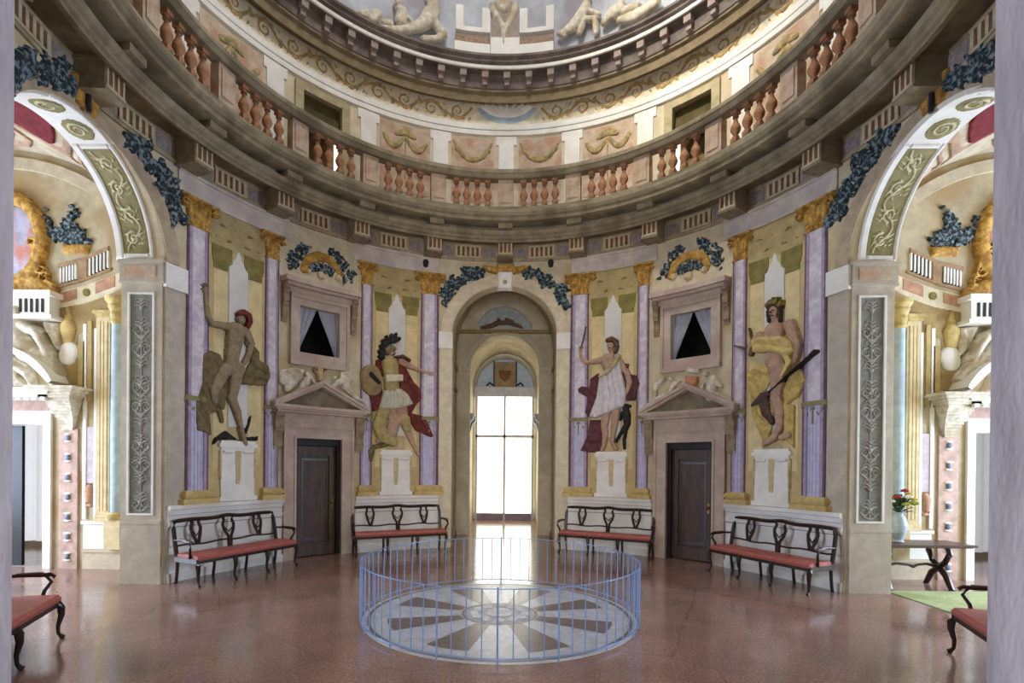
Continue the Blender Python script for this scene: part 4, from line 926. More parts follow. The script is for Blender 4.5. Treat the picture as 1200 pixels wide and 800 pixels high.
figure('painted_figure', 'painted figure in leafy crown and yellow drapery holding a spear, near the right arch', 'painted figure', (905, 525), [
    ('drapery_back', M_yel, [c.g([(65, 400), (105, 355), (175, 340), (185, 420), (160, 470), (200, 560), (190, 640), (165, 715), (135, 690), (90, 580), (80, 480)], .03, .05, (.8, 30, .016)), c.g([(290, 345), (330, 375), (348, 420), (310, 500), (245, 545), (240, 470)], .03, .05, (1.9, 30, .016)), c.g([(240, 530), (292, 540), (290, 640), (292, 740), (245, 700)], .03, .04, (0, 34, .014))], 0),
    ('body', M_flesh, [c.c([(203, 100, 25), (203, 122, 18)], .7, .02), c.c([(205, 140, 17), (210, 160, 22)], .6), c.c([(200, 200, 50), (200, 240, 45)], .5), c.c([(275, 165, 28), (292, 210, 24), (312, 260, 18), (305, 310, 15), (295, 335, 14)], .6), c.c([(130, 220, 24), (90, 260, 15), (80, 290, 10)], .5), c.c([(295, 335, 6), (282, 360, 4)], .6), c.c([(300, 338, 6), (292, 366, 4)], .6), c.c([(290, 330, 6), (272, 345, 4)], .6),
        c.c([(200, 320, 46), (225, 370, 42), (215, 440, 34), (208, 500, 26), (228, 570, 24), (226, 640, 18), (200, 690, 17), (150, 722, 10)], .5), c.c([(235, 690, 14), (270, 680, 16)], .5)], .03),
    ('face', M_umb, [c.c([(194, 100, 3)], .6), c.c([(212, 100, 3)], .6), c.c([(198, 124, 2.5), (209, 124, 2.5)], .6), c.c([(203, 104, 2.2), (203, 113, 2.6)], .6)], .165),
    ('hair', mat('fresco_dark_hair', (78, 62, 46), .85, .2, 20), [c.c([(176, 105, 9), (180, 150, 8)], .6, .02), c.c([(232, 100, 8), (232, 145, 7)], .6, .02), c.c([(180, 85, 12), (205, 70, 14), (230, 82, 12)], .6, .02)], .05),
    ('crown', M_green, [c.c([(172, 75, 10), (190, 55, 9)], .6), c.c([(195, 62, 12), (205, 42, 7)], .6), c.c([(215, 60, 12), (222, 42, 7)], .6), c.c([(232, 74, 10), (240, 56, 7)], .6)], .08),
    ('drapery_front', mat('fresco_yellow_bright', (224, 194, 110), .85, .15, 9), [c.g([(105, 240), (150, 222), (250, 218), (300, 250), (310, 290), (270, 320), (220, 295), (110, 295)], .05, .06, (1.4, 34, .02)), c.c([(262, 300, 14), (285, 340, 14), (250, 400, 10)], .5)], .10),
    ('hound', mat('fresco_umber_dark', (98, 72, 62), .85, .2, 9), [c.c([(185, 480, 12), (150, 500, 22), (100, 540, 9)], .4), c.c([(150, 510, 24), (165, 570, 26), (190, 620, 12)], .4), ], .04),
    ('staff', M_olived, [c.c([(80, 180, 3), (95, 240, 5), (90, 300, 12)], .4), c.c([(95, 250, 5), (60, 275, 7), (10, 262, 3)], .5)], .04),
    ('spear', M_dark, [c.c([(185, 482, 3), (300, 380, 4), (405, 292, 4)], .8), c.c([(385, 308, 5), (408, 288, 7)], .8)], .11)])

# stucco figures over the two door pediments
c = Crop(310, 410, 7.27)
figure('stucco_relief', 'pale stucco winged figures reclining on the left-hand door pediment', 'relief', (375, 458), [
    ('figures', M_stucco, [c.c([(60, 460, 10), (130, 420, 18), (230, 385, 22), (300, 340, 26), (340, 280, 36), (365, 230, 24)], .5), c.c([(350, 205, 20)], .7), c.c([(390, 240, 14), (430, 300, 12), (490, 318, 10), (545, 310, 7)], .6), c.c([(180, 330, 30), (240, 270, 30), (280, 220, 24)], .4), c.g([(110, 180), (240, 140), (330, 170), (300, 260), (190, 320), (110, 280)], .03, .05, (.8, 40, .012)),
        c.c([(560, 320, 16), (610, 280, 24), (680, 260, 34), (690, 320, 34)], .5), c.c([(590, 240, 18)], .7), c.c([(700, 340, 26), (760, 400, 20), (830, 440, 12), (870, 490, 8)], .5), c.c([(620, 350, 12), (570, 340, 8)], .6), c.g([(640, 190), (720, 170), (750, 260), (700, 290), (630, 260)], .03, .05, (.8, 40, .012))], .02),
    ('cartouche', mat('stucco_tan', (198, 168, 120), .8, .2, 9), [c.c([(455, 150, 22), (462, 200, 26), (465, 250, 26)], .5), c.c(spiral(430, 170, 26, 1.2, 0, 1, 8)), c.c(spiral(500, 170, 26, 1.2, 0, -1, 8))], .03)])
c = Crop(740, 410, 7.27)
figure('stucco_relief', 'pale stucco seated figures around an orange shield on the right-hand door pediment', 'relief', (806, 458), [
    ('figures', M_stucco, [c.c([(90, 500, 8), (160, 460, 14), (230, 420, 22), (300, 380, 26), (350, 330, 24), (380, 290, 20)], .5), c.c([(340, 250, 18)], .7), c.c([(380, 290, 12), (420, 270, 8)], .6), c.c([(270, 250, 26), (210, 310, 22), (200, 400, 20)], .4), c.c([(700, 260, 44), (690, 330, 44), (680, 400, 40)], .5), c.c([(640, 210, 20)], .7), c.c([(720, 380, 24), (790, 400, 18), (860, 450, 14), (920, 490, 9)], .5), c.c([(740, 280, 30), (770, 310, 16)], .5), c.c([(620, 300, 14), (600, 350, 10)], .5), c.c([(500, 170, 26), (570, 180, 24)], .4)], .02),
    ('shield', mat('stucco_orange', (206, 134, 96), .8, .2, 9), [c.g([(470, 230), (575, 230), (570, 290), (530, 335), (490, 330), (475, 290)], .04, .05)], .04)])

# ------------------------------------------------------------------ festoons and baskets
def leaves(cr, path, n, spread, size, seed, k=.7):
    rnd = random.Random(seed); out = []
    for i in range(n):
        t_ = rnd.random()*(len(path)-1); j = int(t_); f = t_-j; a, b = path[j], path[j+1]
        w_ = (a[2]+(b[2]-a[2])*f)
        x = a[0]+(b[0]-a[0])*f+rnd.uniform(-1, 1)*w_*spread; y = a[1]+(b[1]-a[1])*f+rnd.uniform(-1, 1)*w_*spread
        q = rnd.uniform(0, 2*pi); s = size*rnd.uniform(.7, 1.3)
        out.append(cr.c([(x, y, s), (x+cos(q)*s*1.8, y+sin(q)*s*1.8, s*.35)], k, rnd.uniform(.01, .04)))
    return out
def festoon(label, cr, paths, n, size, seed, basket=None, fruit=None, res=.016):
    p0 = paths[0][len(paths[0])//2]; u, z = cr.p(p0[0], p0[1]); o = empty('festoon', (R*sin(u/R), R*cos(u/R), z), label, 'festoon')
    pr = []
    for i, p in enumerate(paths): pr += leaves(cr, p, n, 1., size, seed+i)
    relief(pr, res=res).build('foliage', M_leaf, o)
    if basket: relief(basket, res=res).build('basket', M_gold, o)
    if fruit: relief(fruit, res=res).build('fruit', mat('fruit_cream', (222, 196, 150), .8, .2, 12), o)
c = Crop(330, 275, 11.43)
festoon('blue-green festoon around a golden shell basket above the left window', c, [[(320, 170, 50), (220, 230, 70), (150, 330, 80), (160, 430, 50)], [(640, 220, 20), (760, 310, 45), (850, 430, 55), (890, 600, 80)], [(400, 430, 40), (520, 440, 40), (660, 510, 50)]], 46, 26, 1,
    [c.c([(290, 470, 50), (340, 340, 60), (480, 290, 65), (620, 330, 60), (720, 430, 50), (790, 540, 40)], .5, .02)], [c.c([(520, 550, 55)], .6, .03), c.c([(360, 490, 34)], .6, .03), c.c([(760, 590, 50)], .6, .03), c.c([(210, 260, 22)], .8, .06), c.c([(810, 370, 20)], .8, .06)])
c = Crop(755, 270, 10.66)
festoon('blue-green festoon around a golden shell basket above the right window', c, [[(700, 170, 40), (820, 200, 70), (920, 320, 75), (900, 440, 60)], [(480, 210, 20), (390, 290, 45), (290, 400, 45), (240, 580, 70)], [(440, 510, 40), (580, 450, 50), (740, 420, 40)]], 46, 25, 7,
    [c.c([(340, 570, 50), (390, 430, 55), (500, 340, 55), (620, 300, 55), (740, 330, 55), (800, 420, 50), (790, 480, 30)], .5, .02)], [c.c([(560, 570, 52)], .6, .03), c.c([(370, 580, 42)], .6, .03), c.c([(760, 490, 45)], .6, .03), c.c([(340, 380, 20)], .8, .06)])
c = Crop(490, 300, 6)
festoon('blue leafy swag over the left shoulder of the central arch', c, [[(440, 120, 22), (370, 120, 42), (290, 160, 40), (220, 220, 36), (180, 330, 16)]], 60, 17, 3)
festoon('blue leafy swag over the right shoulder of the central arch', c, [[(745, 130, 12), (820, 140, 36), (920, 190, 45), (1000, 260, 34), (1040, 350, 16)]], 60, 17, 4)
c = Crop(0, 0, 3)
festoon('blue-green swag climbing the near haunch of the left arch, at the left picture edge', c, [[(0, 320, 20), (30, 230, 50), (110, 225, 50), (180, 265, 45), (240, 300, 18)]], 80, 17, 5, res=.02)
festoon('blue-green swag running down the far haunch of the left arch', c, [[(445, 480, 10), (500, 530, 28), (560, 600, 30), (600, 680, 26), (630, 780, 18)]], 70, 14, 6, res=.018)
c = Crop(800, 0, 3)
festoon('blue-green swag running down the far haunch of the right arch', c, [[(745, 460, 12), (680, 510, 30), (620, 590, 32), (570, 670, 26), (530, 780, 16)]], 70, 14, 8, res=.018)
festoon('blue-green swag over the near haunch of the right arch', c, [[(930, 300, 12), (1000, 270, 32), (1070, 220, 38), (1110, 170, 40)]], 70, 15, 9, res=.018)

# ------------------------------------------------------------------ dome: framed panels and stucco figures
r5 = 5.06
def DC(x, y): u, z = W(x, y, r5); return deg(u/r5), z
for x0, x1, sd in ((534, 574, 'left'), (609, 649, 'right')):
    a0, a1 = DC(x0, 30)[0], DC(x1, 30)[0]; ai0, ai1 = DC(x0+9, 30)[0], DC(x1-9, 30)[0]; z0 = DC(590, 40)[1]; z1 = 13.6
    if sd == 'left': a1 = DC(574.5, 30)[0]
    pn = empty('framed_niche', (r5*sin(rad((a0+a1)/2)), r5*cos(rad((a0+a1)/2)), 11.26), 'white framed grey-green niche at the dome foot, just %s of the middle pedestal' % sd, 'niche')
    mb = MB(); mb.cbox(a0, ai0, z0, z1, 5.4, 5.03, 1); mb.cbox(ai1, a1, z0, z1, 5.4, 5.03, 1); mb.cbox(ai0, ai1, z0, z0+.1, 5.4, 5.035, 1); mb.build('frame', M_white, pn)
    MB().cbox(ai0, ai1, z0+.1, z1, 5.4, 5.12, 2).build('ground', mat('dome_grey_green', (170, 176, 158), .85, .14, 4), pn)
    MB().cbox(a0, a1, DC(590, 53)[1], DC(590, 44)[1], 5.4, 5.06, 2).build('fluted_rail', mat('dome_rail', (176, 142, 118), .8, .2, 14), pn)
    MB().cbox(a0-.3, a1, 11.26, DC(590, 54)[1], 5.4, 5.02, 2).build('sill', M_white, pn)
a0, a1 = DC(575, 30)[0], DC(609, 30)[0]
pd = empty('dome_pedestal', (0, r5-.1, 11.26), 'white pedestal block at the middle of the dome foot', 'pedestal')
mb = MB(); mb.cbox(a0, a1, 11.26, DC(590, 48)[1], 5.3, 4.96, 2); mb.build('block', M_white, pd); MB().cbox(a0+.4, a1-.4, DC(590, 48)[1], 13.3, 5.3, 5.0, 2).build('back_slab', mat('dome_tan', (176, 156, 142), .85, .12, 5), pd)
fm = lambda u, v, h: cyl_map(u, v, h, r=5.0)
c = Crop(560, 0, 8, r=5.0)
def dfig(label, cr, prims, r0=5.0, px=(590, 50), k=.7):
    u, z = W(*px, r0); o = empty('dome_stucco_figure', (r0*sin(u/r0), r0*cos(u/r0), z), label, 'statue')
    relief(prims, lambda U, V, h: cyl_map(U, V, h, r=r0), res=.02).build('body', M_stucco, o)
    return o
dfig('pale stucco figure standing on the middle pedestal of the dome foot', c, [c.c([(240, 420, 20), (240, 340, 22), (245, 270, 30), (200, 190, 26), (150, 110, 26), (130, 40, 20)], .7), c.c([(250, 280, 26), (300, 200, 26), (340, 120, 30), (350, 50, 30)], .7), c.c([(240, 60, 60), (245, -40, 70), (245, -140, 60)], .6), c.c([(245, -230, 40)], .8), c.c([(210, 380, 16), (245, 430, 16)], .7)])
c = Crop(380, 0, 5.4545, r=5.0)
dfig('stucco figure reclining on the dome ring, left of the framed panels', c, [c.c([(330, 170, 14), (420, 190, 22), (520, 190, 24), (600, 170, 34), (680, 120, 45), (700, 50, 38), (680, 0, 30)], .7), c.c([(700, 140, 30), (760, 220, 26), (720, 250, 20), (640, 250, 22)], .7), c.c([(690, -40, 30)], .8), c.c([(660, 60, 20), (620, 130, 16), (600, 180, 14)], .7)], px=(500, 40))
dfig('stucco winged child perched at the far left of the dome ring', c, [c.c([(490, 130, 36), (500, 80, 34), (480, 60, 24)], .7), c.c([(420, 150, 24), (380, 140, 16)], .7), c.c([(300, 120, 30), (340, 90, 26), (240, 90, 22)], .7), c.c([(470, 20, 24)], .8), c.c([(520, 90, 14), (560, 140, 12)], .6)], px=(460, 20))
c = Crop(600, 0, 5.4545, r=5.0)
dfig('stucco figure seated on the dome ring, right of the framed panels', c, [c.c([(330, 210, 22), (390, 170, 34), (440, 100, 36), (470, 40, 30)], .7), c.c([(430, 210, 16), (460, 120, 18), (530, 120, 18), (535, 210, 14)], .7), c.c([(480, 0, 24)], .8), c.c([(300, 210, 16), (340, 230, 12)], .7), c.c([(480, 60, 14), (560, 90, 10)], .6)], px=(680, 35))
dfig('stucco winged child lying at the far right of the dome ring', c, [c.c([(590, 140, 22), (640, 90, 40), (680, 60, 36)], .7), c.c([(690, 130, 22), (780, 110, 36), (860, 60, 34), (920, 20, 30)], .7), c.c([(700, 20, 24)], .8), c.c([(720, 70, 26), (800, 40, 22)], .7)], px=(730, 20))

# ------------------------------------------------------------------ side rooms: doorways, columns, pediments, statues
M_cap = mat('room_gold', (206, 180, 106), .75, .2, 9)
for s, sd in ((-1, 'left'), (1, 'right')):
    y = 2.5
    def bx(mb, x0, x1, y0, y1, z0, z1): mb.box(*sorted((s*x0, s*x1)), y0, y1, z0, z1); return mb
    # door frame
    g = empty('doorway_surround', (s*9.02, y, 0), '%s doorway surround with scrolled corbels and broken curved pediment in the %s side room' % ('tall white', sd), 'doorway')
    mb = MB(); bx(mb, 8.2, 8.34, y-.05, y+.25, 0, 2.62); bx(mb, 9.70, 9.84, y-.05, y+.25, 0, 2.62); bx(mb, 8.2, 9.84, y-.05, y+.25, 2.62, 2.82); bx(mb, 8.12, 9.92, y-.08, y, 2.82, 2.86)
    mb.build('frame', M_white, g)
    for x0 in (7.72, 9.98):
        mb = MB(); bx(mb, x0, x0+.34, y-.03, y+.02, 0, 2.55); mb.build('side_pilaster', mat('pilaster_rose', (206, 168, 150), .75, .16, 6), g)
        mb = MB()
        for k in range(7): mb.blob((s*(x0+.17), y-.045, .22+k*.36), .045, sc=(1, .4, 1.2)); 
        mb.build('bead', mat('bead_blue', (120, 132, 160), .6, .15, 8), g)
        mb = MB()
        for k in range(7):
            for q in (-1, 1): mb.blob((s*(x0+.17), y-.035, .22+k*.36+.065*q), .075, sc=(1, .35, .3))
        mb.build('leaf_knot', M_white, g)
        mb = MB(); xc = x0+.17
        for k in range(10):
            f = k/9; w_ = .10+.14*f; dd = .06+.24*f**1.4; bx(mb, xc-w_, xc+w_, y-dd, y, 2.52+.055*k, 2.575+.055*k+.003)
        for k in range(4): bx(mb, xc-.28-.05*k, xc+.28+.05*k, y-.34-.04*k, y, 3.07+.05*k, 3.12+.05*k)
        mb.build('corbel', M_stucco, g)
    mb = MB(); bx(mb, 7.9, 10.15, y-.1, y, 2.86, 3.06); mb.build('frieze', mat('frieze_rose', (186, 150, 134), .75, .16, 6), g)
    mb = MB(); bx(mb, 8.0, 10.05, y-.34, y, 3.08, 3.13); bx(mb, 7.95, 10.1, y-.4, y, 3.13, 3.24)
    for k in range(14): bx(mb, 8.02+k*.146, 8.10+k*.146, y-.38, y-.3, 3.02, 3.08)
    mb.build('cornice', M_white, g)
    mb = MB(); rows = []
    for k in range(25):
        q = pi*(.12+.76*k/24); rows.append([(s*(9.02-(1.12+o)*cos(q)), y-d_, 2.98+(.92+o)*sin(q)) for o, d_ in ((0, 0), (0, .36), (.1, .4), (.1, 0))])
    mb.grid(rows, cv=True); mb.build('curved_pediment', M_white, g)
    # dark door leaf (left only) and curtain in the lit room
    if s < 0:
        MB().box(-9.45, -8.88, 2.62, 2.68, .02, 2.60).build('door_4', mat('door_black', (20, 22, 26), .4, .2, 5), kind='structure')
    cu = []
    rows = []
    for i in range(61):
        f = i/60; rows.append([(s*(9.7+2.2*f), 4.9+.06*sin(f*40)+.03*sin(f*17), z) for z in (.12, 1.2, 2.6, 3.3)])
    MB().grid(rows).build('curtain', mat('curtain_white_%s' % sd, (238, 242, 250), .8, .05, 4, emit=(.4 if s < 0 else .2)), None, 'long white daylit curtain seen through the doorway of the %s side room' % sd, 'curtain', rec=False, loc=(s*10.8, 4.9, 0))
    # painted architecture on the room wall
    pa = empty('painted_wall_scheme', (s*7.0, y, 0), 'painted yellow pilasters and dado beside the %s side room doorway' % sd, 'fresco')
    def rp(mb, x0, y0, x1, y1, d, zb=None):     # a painted panel given by its corners in the photo's left side room
        ax, az = PY(x0, y0, 2.5); bx_, bz = PY(x1, y1, 2.5); mb.box(*sorted((-s*ax, -s*bx_)), y-d, y, (bz if zb is None else zb), az); return mb
    def pp(pts, h=.02): return ('p', [(-s*PY(a_, b_, 2.5)[0], PY(a_, b_, 2.5)[1]) for a_, b_ in pts], h, .01)
    def pc(pts, k=.5, l=.01): return ('c', [(-s*PY(a_, b_, 2.5)[0], PY(a_, b_, 2.5)[1], r_) for a_, b_, r_ in pts], k, l)
    pmr = plane_map(y)
    mb = MB(); rp(mb, 98, 646, 152, 665, .03, 0); rp(mb, 98, 643, 152, 647, .05); mb.build('dado', mat('dado_rose_cream', (214, 192, 160), .75, .1, 5), pa)
    mb = MB(); rp(mb, 99, 614, 131, 643, .03); rp(mb, 97, 610, 131, 614, .05); mb.build('pedestal', M_white, pa)
    mb = MB(); rp(mb, 98, 500, 114, 566, .02); mb.build('panel', mat('panel_lilac', (206, 188, 196), .75, .14, 6), pa)
    mb = MB(); rp(mb, 99, 380, 101.5, 608, .03); rp(mb, 112, 385, 114, 608, .03); mb.build('panel_border', M_white, pa)
    relief([pc([(104, 586, .05), (104, 575, .07), (106, 570, .05)], .5, .02), pc(spiral(0, 0, .0, 1, 0, 1, .01)[:0] or [(103, 592, .03), (107, 592, .03)], .5, .02)], pmr, res=.015).build('rose_flower', mat('tablet_rose', (206, 150, 116)), pa)
    mb = MB(); rp(mb, 115, 372, 129, 602, .03); rp(mb, 113, 602, 131, 606, .05); rp(mb, 112, 606, 132, 611, .06)
    for k in range(3): rp(mb, 116.5+4*k, 378, 118.2+4*k, 598, .045)
    mb.build('pilaster', mat('pilaster_yellow', (226, 202, 148), .75, .1, 6), pa)
    mb = MB(); rp(mb, 111, 364, 131, 368, .06); rp(mb, 113, 368, 130, 372, .045); mb.build('pilaster_capital', M_cap, pa)
    relief([pp([(62, 360), (62, 352), (128, 340), (128, 366), (112, 372), (112, 384), (92, 392), (92, 450), (80, 452), (76, 430), (66, 410)], .004)], pmr, res=.02).build('brown_shadow_zone', mat('fresco_umber_ochre', (176, 146, 88), .75, .2, 4, c3=(150, 120, 72), s3=2), pa)  # golden-brown shadow below the tablet band, painted as a flat polygon
    mb = MB(); rp(mb, 93, 400, 100, 470, .03); rp(mb, 104, 376, 108, 470, .03); mb.build('far_pilasters', mat('fresco_dull_gold', (196, 166, 100), .75, .14, 5), pa)
    relief([pc([(80, 398, .1), (80, 385, .14), (80, 372, .06)], .4, .02), pc([(82, 372, .05), (80, 362, .03)], .4, .02)], pmr, res=.02).build('painted_lamp', mat('fresco_honey', (212, 180, 104), .75, .2, 7), pa)
    relief([pc([(80, 418, .16), (82, 412, .18)], .3, .02)], pmr, res=.02).build('painted_white_urn', M_white, pa)
    relief([pp([(66, 342), (100, 334), (134, 322), (146, 316), (146, 336), (128, 346), (100, 356), (66, 362)], .012)], pmr, res=.02).build('tablet_band', mat('pilaster_cream', (228, 212, 176)), pa)
    for q_ in ([(72, 343), (91, 338), (91, 351), (72, 356)], [(112, 331), (136, 322), (136, 336), (112, 345)]):
        relief([pp(q_)], pmr, res=.014).build('rose_tablet', mat('tablet_rose', (206, 150, 116)), pa)
    relief([pc([(102, 343, .075)], .2, .02)], pmr, res=.014).build('green_roundel', M_green, pa)
    relief([pp([(68, 309), (96, 302), (128, 288), (128, 294), (96, 308), (68, 315)]), pp([(68, 333), (96, 327), (132, 313), (132, 317), (96, 331), (68, 338)]), pp([(93, 306), (103, 302), (103, 326), (93, 329)], .025)], pmr, res=.014).build('painted_rail', mat('rail_brown', (178, 140, 100), .75, .2, 6), pa)
    relief([pp([(71, 314), (91, 309), (91, 329), (71, 333)], .012), pp([(105, 303), (128, 293), (128, 314), (105, 324)], .012)], pmr, res=.014).build('painted_baluster_gaps', M_dark, pa)
    for k in range(6):
        xa_ = 72+3.5*k; xb_ = 106+4.2*k
        relief([pc([(xa_, 315-.9*k, .022), (xa_, 331-.9*k, .022)], .6, .015)], pmr, res=.01).build('painted_baluster', M_white, pa)
        relief([pc([(xb_, 304-1.8*k, .022), (xb_, 322-1.8*k, .022)], .6, .015)], pmr, res=.01).build('painted_baluster', M_white, pa)
    # blue column
    cx_ = 6.99; cl = empty('blue_column', (s*cx_, y-.1, 0), 'pale blue painted column with golden capital in the %s side room' % sd, 'column')
    MB().lathe([(.105, 1.04), (.105, 2.4), (.095, 4.45)], (s*cx_, y-.02, 0), 20).build('shaft', M_blue, cl, rec=False)
    MB().lathe([(.0, .90), (.17, .90), (.17, .96), (.14, .97), (.15, 1.0), (.11, 1.04)], (s*cx_, y-.02, 0), 20).build('base', M_cap, cl, rec=False)
    MB().lathe([(.095, 4.43), (.12, 4.46), (.11, 4.52), (.13, 4.6), (.12, 4.65), (.16, 4.76), (.15, 4.78), (.2, 4.86), (.2, 4.92), (0, 4.92)], (s*cx_, y-.02, 0), 20).build('capital', M_cap, cl, rec=False)
    MB().box(*sorted((s*(cx_-.15), s*(cx_+.14))), y-.16, y+.0, .38, .90).build('plinth', mat('pilaster_yellow', (226, 202, 148)), cl)
    # upper tabernacle, gilt cartouche
    tb = empty('gilt_cartouche', (s*9.0, y, 4.9), 'golden cartouche with an oval painting high in the %s side room' % sd, 'ornament')
    mb = MB(); bx(mb, 8.08, 10.0, y-.22, y, 4.55, 4.88); bx(mb, 8.0, 10.1, y-.3, y, 4.88, 4.97); bx(mb, 8.0, 10.1, y-.28, y, 4.48, 4.55); mb.build('tablet', M_white, tb)
    mb = MB()
    for k in range(5): bx(mb, 8.18+k*.1, 8.22+k*.1, y-.235, y, 4.60, 4.84)
    mb.build('tablet_slots', M_dark, tb)
    g1 = []
    for q in np.linspace(0, 2*pi, 22): g1.append((s*9.0+.62*cos(q), 5.95+.78*sin(q), .12))
    pr = [('c', g1, .7, .05), ('c', [(s*8.15, 5.02, .1), (s*8.4, 5.1, .14), (s*8.6, 5.3, .12), (s*8.4, 5.6, .08)], .7, .04), ('p', [(s*8.15, 5.0), (s*9.85, 5.0), (s*9.6, 5.3), (s*8.4, 5.3)], .08, .1)]
    for k in range(6): pr.append(('c', spiral(s*(8.25+.06*k), 5.1+.16*k, .1, 1.3, k, 1, .03), .7, .08))
    relief(pr, plane_map(y), res=.022).build('gilt_frame', M_gold, tb)
    relief([('c', [(s*9.0, 5.8, .5), (s*9.0, 6.1, .5)], .05, .02)], plane_map(y), res=.03).build('oval_painting', mat('oval_violet', (186, 180, 206), .8, .2, 4, c3=(206, 130, 110), s3=3), tb)
    # urn with blue foliage, festoon
    ux_, uz_ = -PY(90, 298, 2.5)[0], PY(90, 298, 2.5)[1]
    ur = empty('painted_urn', (s*ux_, y, uz_), 'painted golden basket of blue foliage above the painted balustrade in the %s side room' % sd, 'painted vase')
    relief([('p', [(s*ux_-.22, uz_), (s*ux_+.22, uz_), (s*ux_+.28, uz_+.18), (s*ux_-.28, uz_+.18)], .06, .08)], plane_map(y), res=.02).build('basket', M_gold, ur)
    rnd = random.Random(3); pr = []
    for k in range(60):
        q = rnd.uniform(.1, pi-.1); rr_ = rnd.uniform(.08, .34); x = s*ux_+rr_*.8*cos(q); z = uz_+.17+rr_*.8*sin(q); pr.append(('c', [(x, z, .035), (x+.06*cos(q), z+.06*sin(q), .012)], .7, .03))
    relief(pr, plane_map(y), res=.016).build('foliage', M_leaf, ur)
    fs = empty('festoon', (s*7.7, y, 6.5), 'blue hanging garland beside the golden cartouche in the %s side room' % sd, 'festoon')
    pr = []
    for k in range(110):
        f = rnd.random(); fx, fz = PY(50+40*f, 248+26*sin(pi*f*1.0)*(1.2-f*.2), 2.5); x = -s*fx; z = fz+rnd.uniform(-.13, .13)*(.4+f); x += rnd.uniform(-.07, .07); q = rnd.uniform(0, 6.28)
        pr.append(('c', [(x, z, .035), (x+.06*cos(q), z+.06*sin(q), .012)], .7, .03))
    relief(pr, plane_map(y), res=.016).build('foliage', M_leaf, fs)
    # lunette archivolt
    mb = MB(); rows = []
    for k in range(41):
        q = pi*k/40; rows.append([(s*(9.12-(2.9+o)*cos(q)), y-d_, 5.05+(2.42+o*.9)*sin(q)) for o, d_ in ((-.02, 0), (-.02, .07), (-.24, .07), (-.24, 0))])
    mb.grid(rows, cv=True); mb.build('trim_11' if s < 0 else 'trim_12', mat('lunette_rib', (204, 188, 156), .8, .12, 5), kind='structure')
    # stucco statue group on the pediment
    st = empty('stucco_statue', (s*8.8, y-.2, 3.95), 'white stucco figure lounging on the curved pediment of the %s side room doorway' % sd, 'statue')
    pr = [('c', [(s*8.05, 3.55, .10), (s*8.25, 3.75, .17), (s*8.55, 3.95, .22), (s*8.75, 4.25, .22), (s*8.7, 4.5, .16)], .9, .12), ('c', [(s*8.7, 4.62, .12)], 1, .15), ('c', [(s*8.6, 4.35, .09), (s*8.35, 4.25, .08), (s*8.2, 4.0, .07), (s*8.15, 3.85, .05)], .9, .2),
          ('c', [(s*8.45, 3.85, .13), (s*8.2, 3.6, .11), (s*8.0, 3.35, .08)], .9, .2), ('c', [(s*9.3, 3.9, .2), (s*9.5, 4.2, .2), (s*9.4, 4.45, .13)], .9, .12), ('p', [(s*8.2, 4.1), (s*8.35, 4.5), (s*8.05, 4.45), (s*8.0, 3.9)], .12, .08, (.4, 30, .03))]
    relief(pr, plane_map(y), res=.018).build('body', M_stucco, st)
    relief([('p', [(s*8.45, 3.28), (s*9.6, 3.28), (s*9.4, 3.78), (s*9.0, 3.9), (s*8.6, 3.72)], .12, .1, (1., 22, .05)), ('c', spiral(s*9.0, 3.5, .2, 1.4, 0, 1, .06), .9, .1)], plane_map(y), res=.02).build('shell_trophy', M_stucco, st)
    # near wall of the arch: bronze-dark tie rod by the keystone
rod = None
for s in (-1, 1):
    u, z0 = W(104 if s < 0 else 1091, 132, R-.12); u1, z1 = W(104 if s < 0 else 1091, 88, R-.12)
    mb = MB(); mb.tube([((R-.12)*sin(u/(R-.12)), (R-.12)*cos(u/(R-.12)), z0), ((R-.12)*sin(u/(R-.12)), (R-.12)*cos(u/(R-.12)), z1)], .03)
    mb.build('iron_rod', mat('iron_dark', (44, 44, 52)), None, 'dark vertical iron rod beside the golden keystone of the %s arch' % ('left' if s < 0 else 'right'), 'rod', loc=((R-.12)*sin(u/(R-.12)), (R-.12)*cos(u/(R-.12)), z0))
# small spotlights over the central arch
for px in (498, 646):
    u, z = W(px, 309); q = u/R; b = ((R-.1)*sin(q), (R-.1)*cos(q), z)
    o = empty('spotlight', b, 'small black spotlight %s of the keystone over the central arch' % ('left' if px < 560 else 'right'), 'spotlight', 'spotlights over the central arch')
    MB().blob(b, .07, 12, 8).build('lamp_head', M_dark, o); MB().tube([b, (R*sin(q), R*cos(q), z+.05)], .018).build('arm', M_dark, o)
    e_ = (b[0], b[1], b[2]); MB().lathe([(.0, -.10), (.05, -.10), (.06, -.04), (.05, 0)], e_, 12).build('hood', M_dark, o, rec=False)

# ------------------------------------------------------------------ floor medallion and railing
md = empty('floor_medallion', (0, 0, 0), 'round inlaid floor medallion with dark rays inside the blue railing', 'floor inlay')
M_disc = mat('inlay_pale', (180, 184, 196), .3, .12, 14, spec=.5, c3=(168, 164, 168), s3=6)
M_ray = mat('inlay_brown', (112, 92, 84), .3, .2, 14, spec=.5)
def disc(r0, r1, z, n=96): return MB().lathe([(r0, z-.01), (r0, z), (r1, z), (r1, z-.01)] if r0 else [(0.001, z), (r1, z), (r1, z-.01)], n=n)
disc(0, 1.76, .004).build('pale_ground', M_disc, md, rec=False)
mb = MB()
for k in range(8):
    a = 22.5+45*k; n = 8
    mb.grid([[(r*sin(rad(a-10+20*j/n)), r*cos(rad(a-10+20*j/n)), .006) for r in (.52, 1.45)] for j in range(n+1)])
mb.build('dark_rays', M_ray, md, rec=False)
disc(1.66, 1.70, .007).build('outer_band', M_ray, md, rec=False); disc(.46, .50, .0075).build('inner_band', M_ray, md, rec=False)
disc(0, .44, .009).build('centre_boss', mat('boss_stone', (170, 168, 170), .4, .15, 14), md, rec=False)
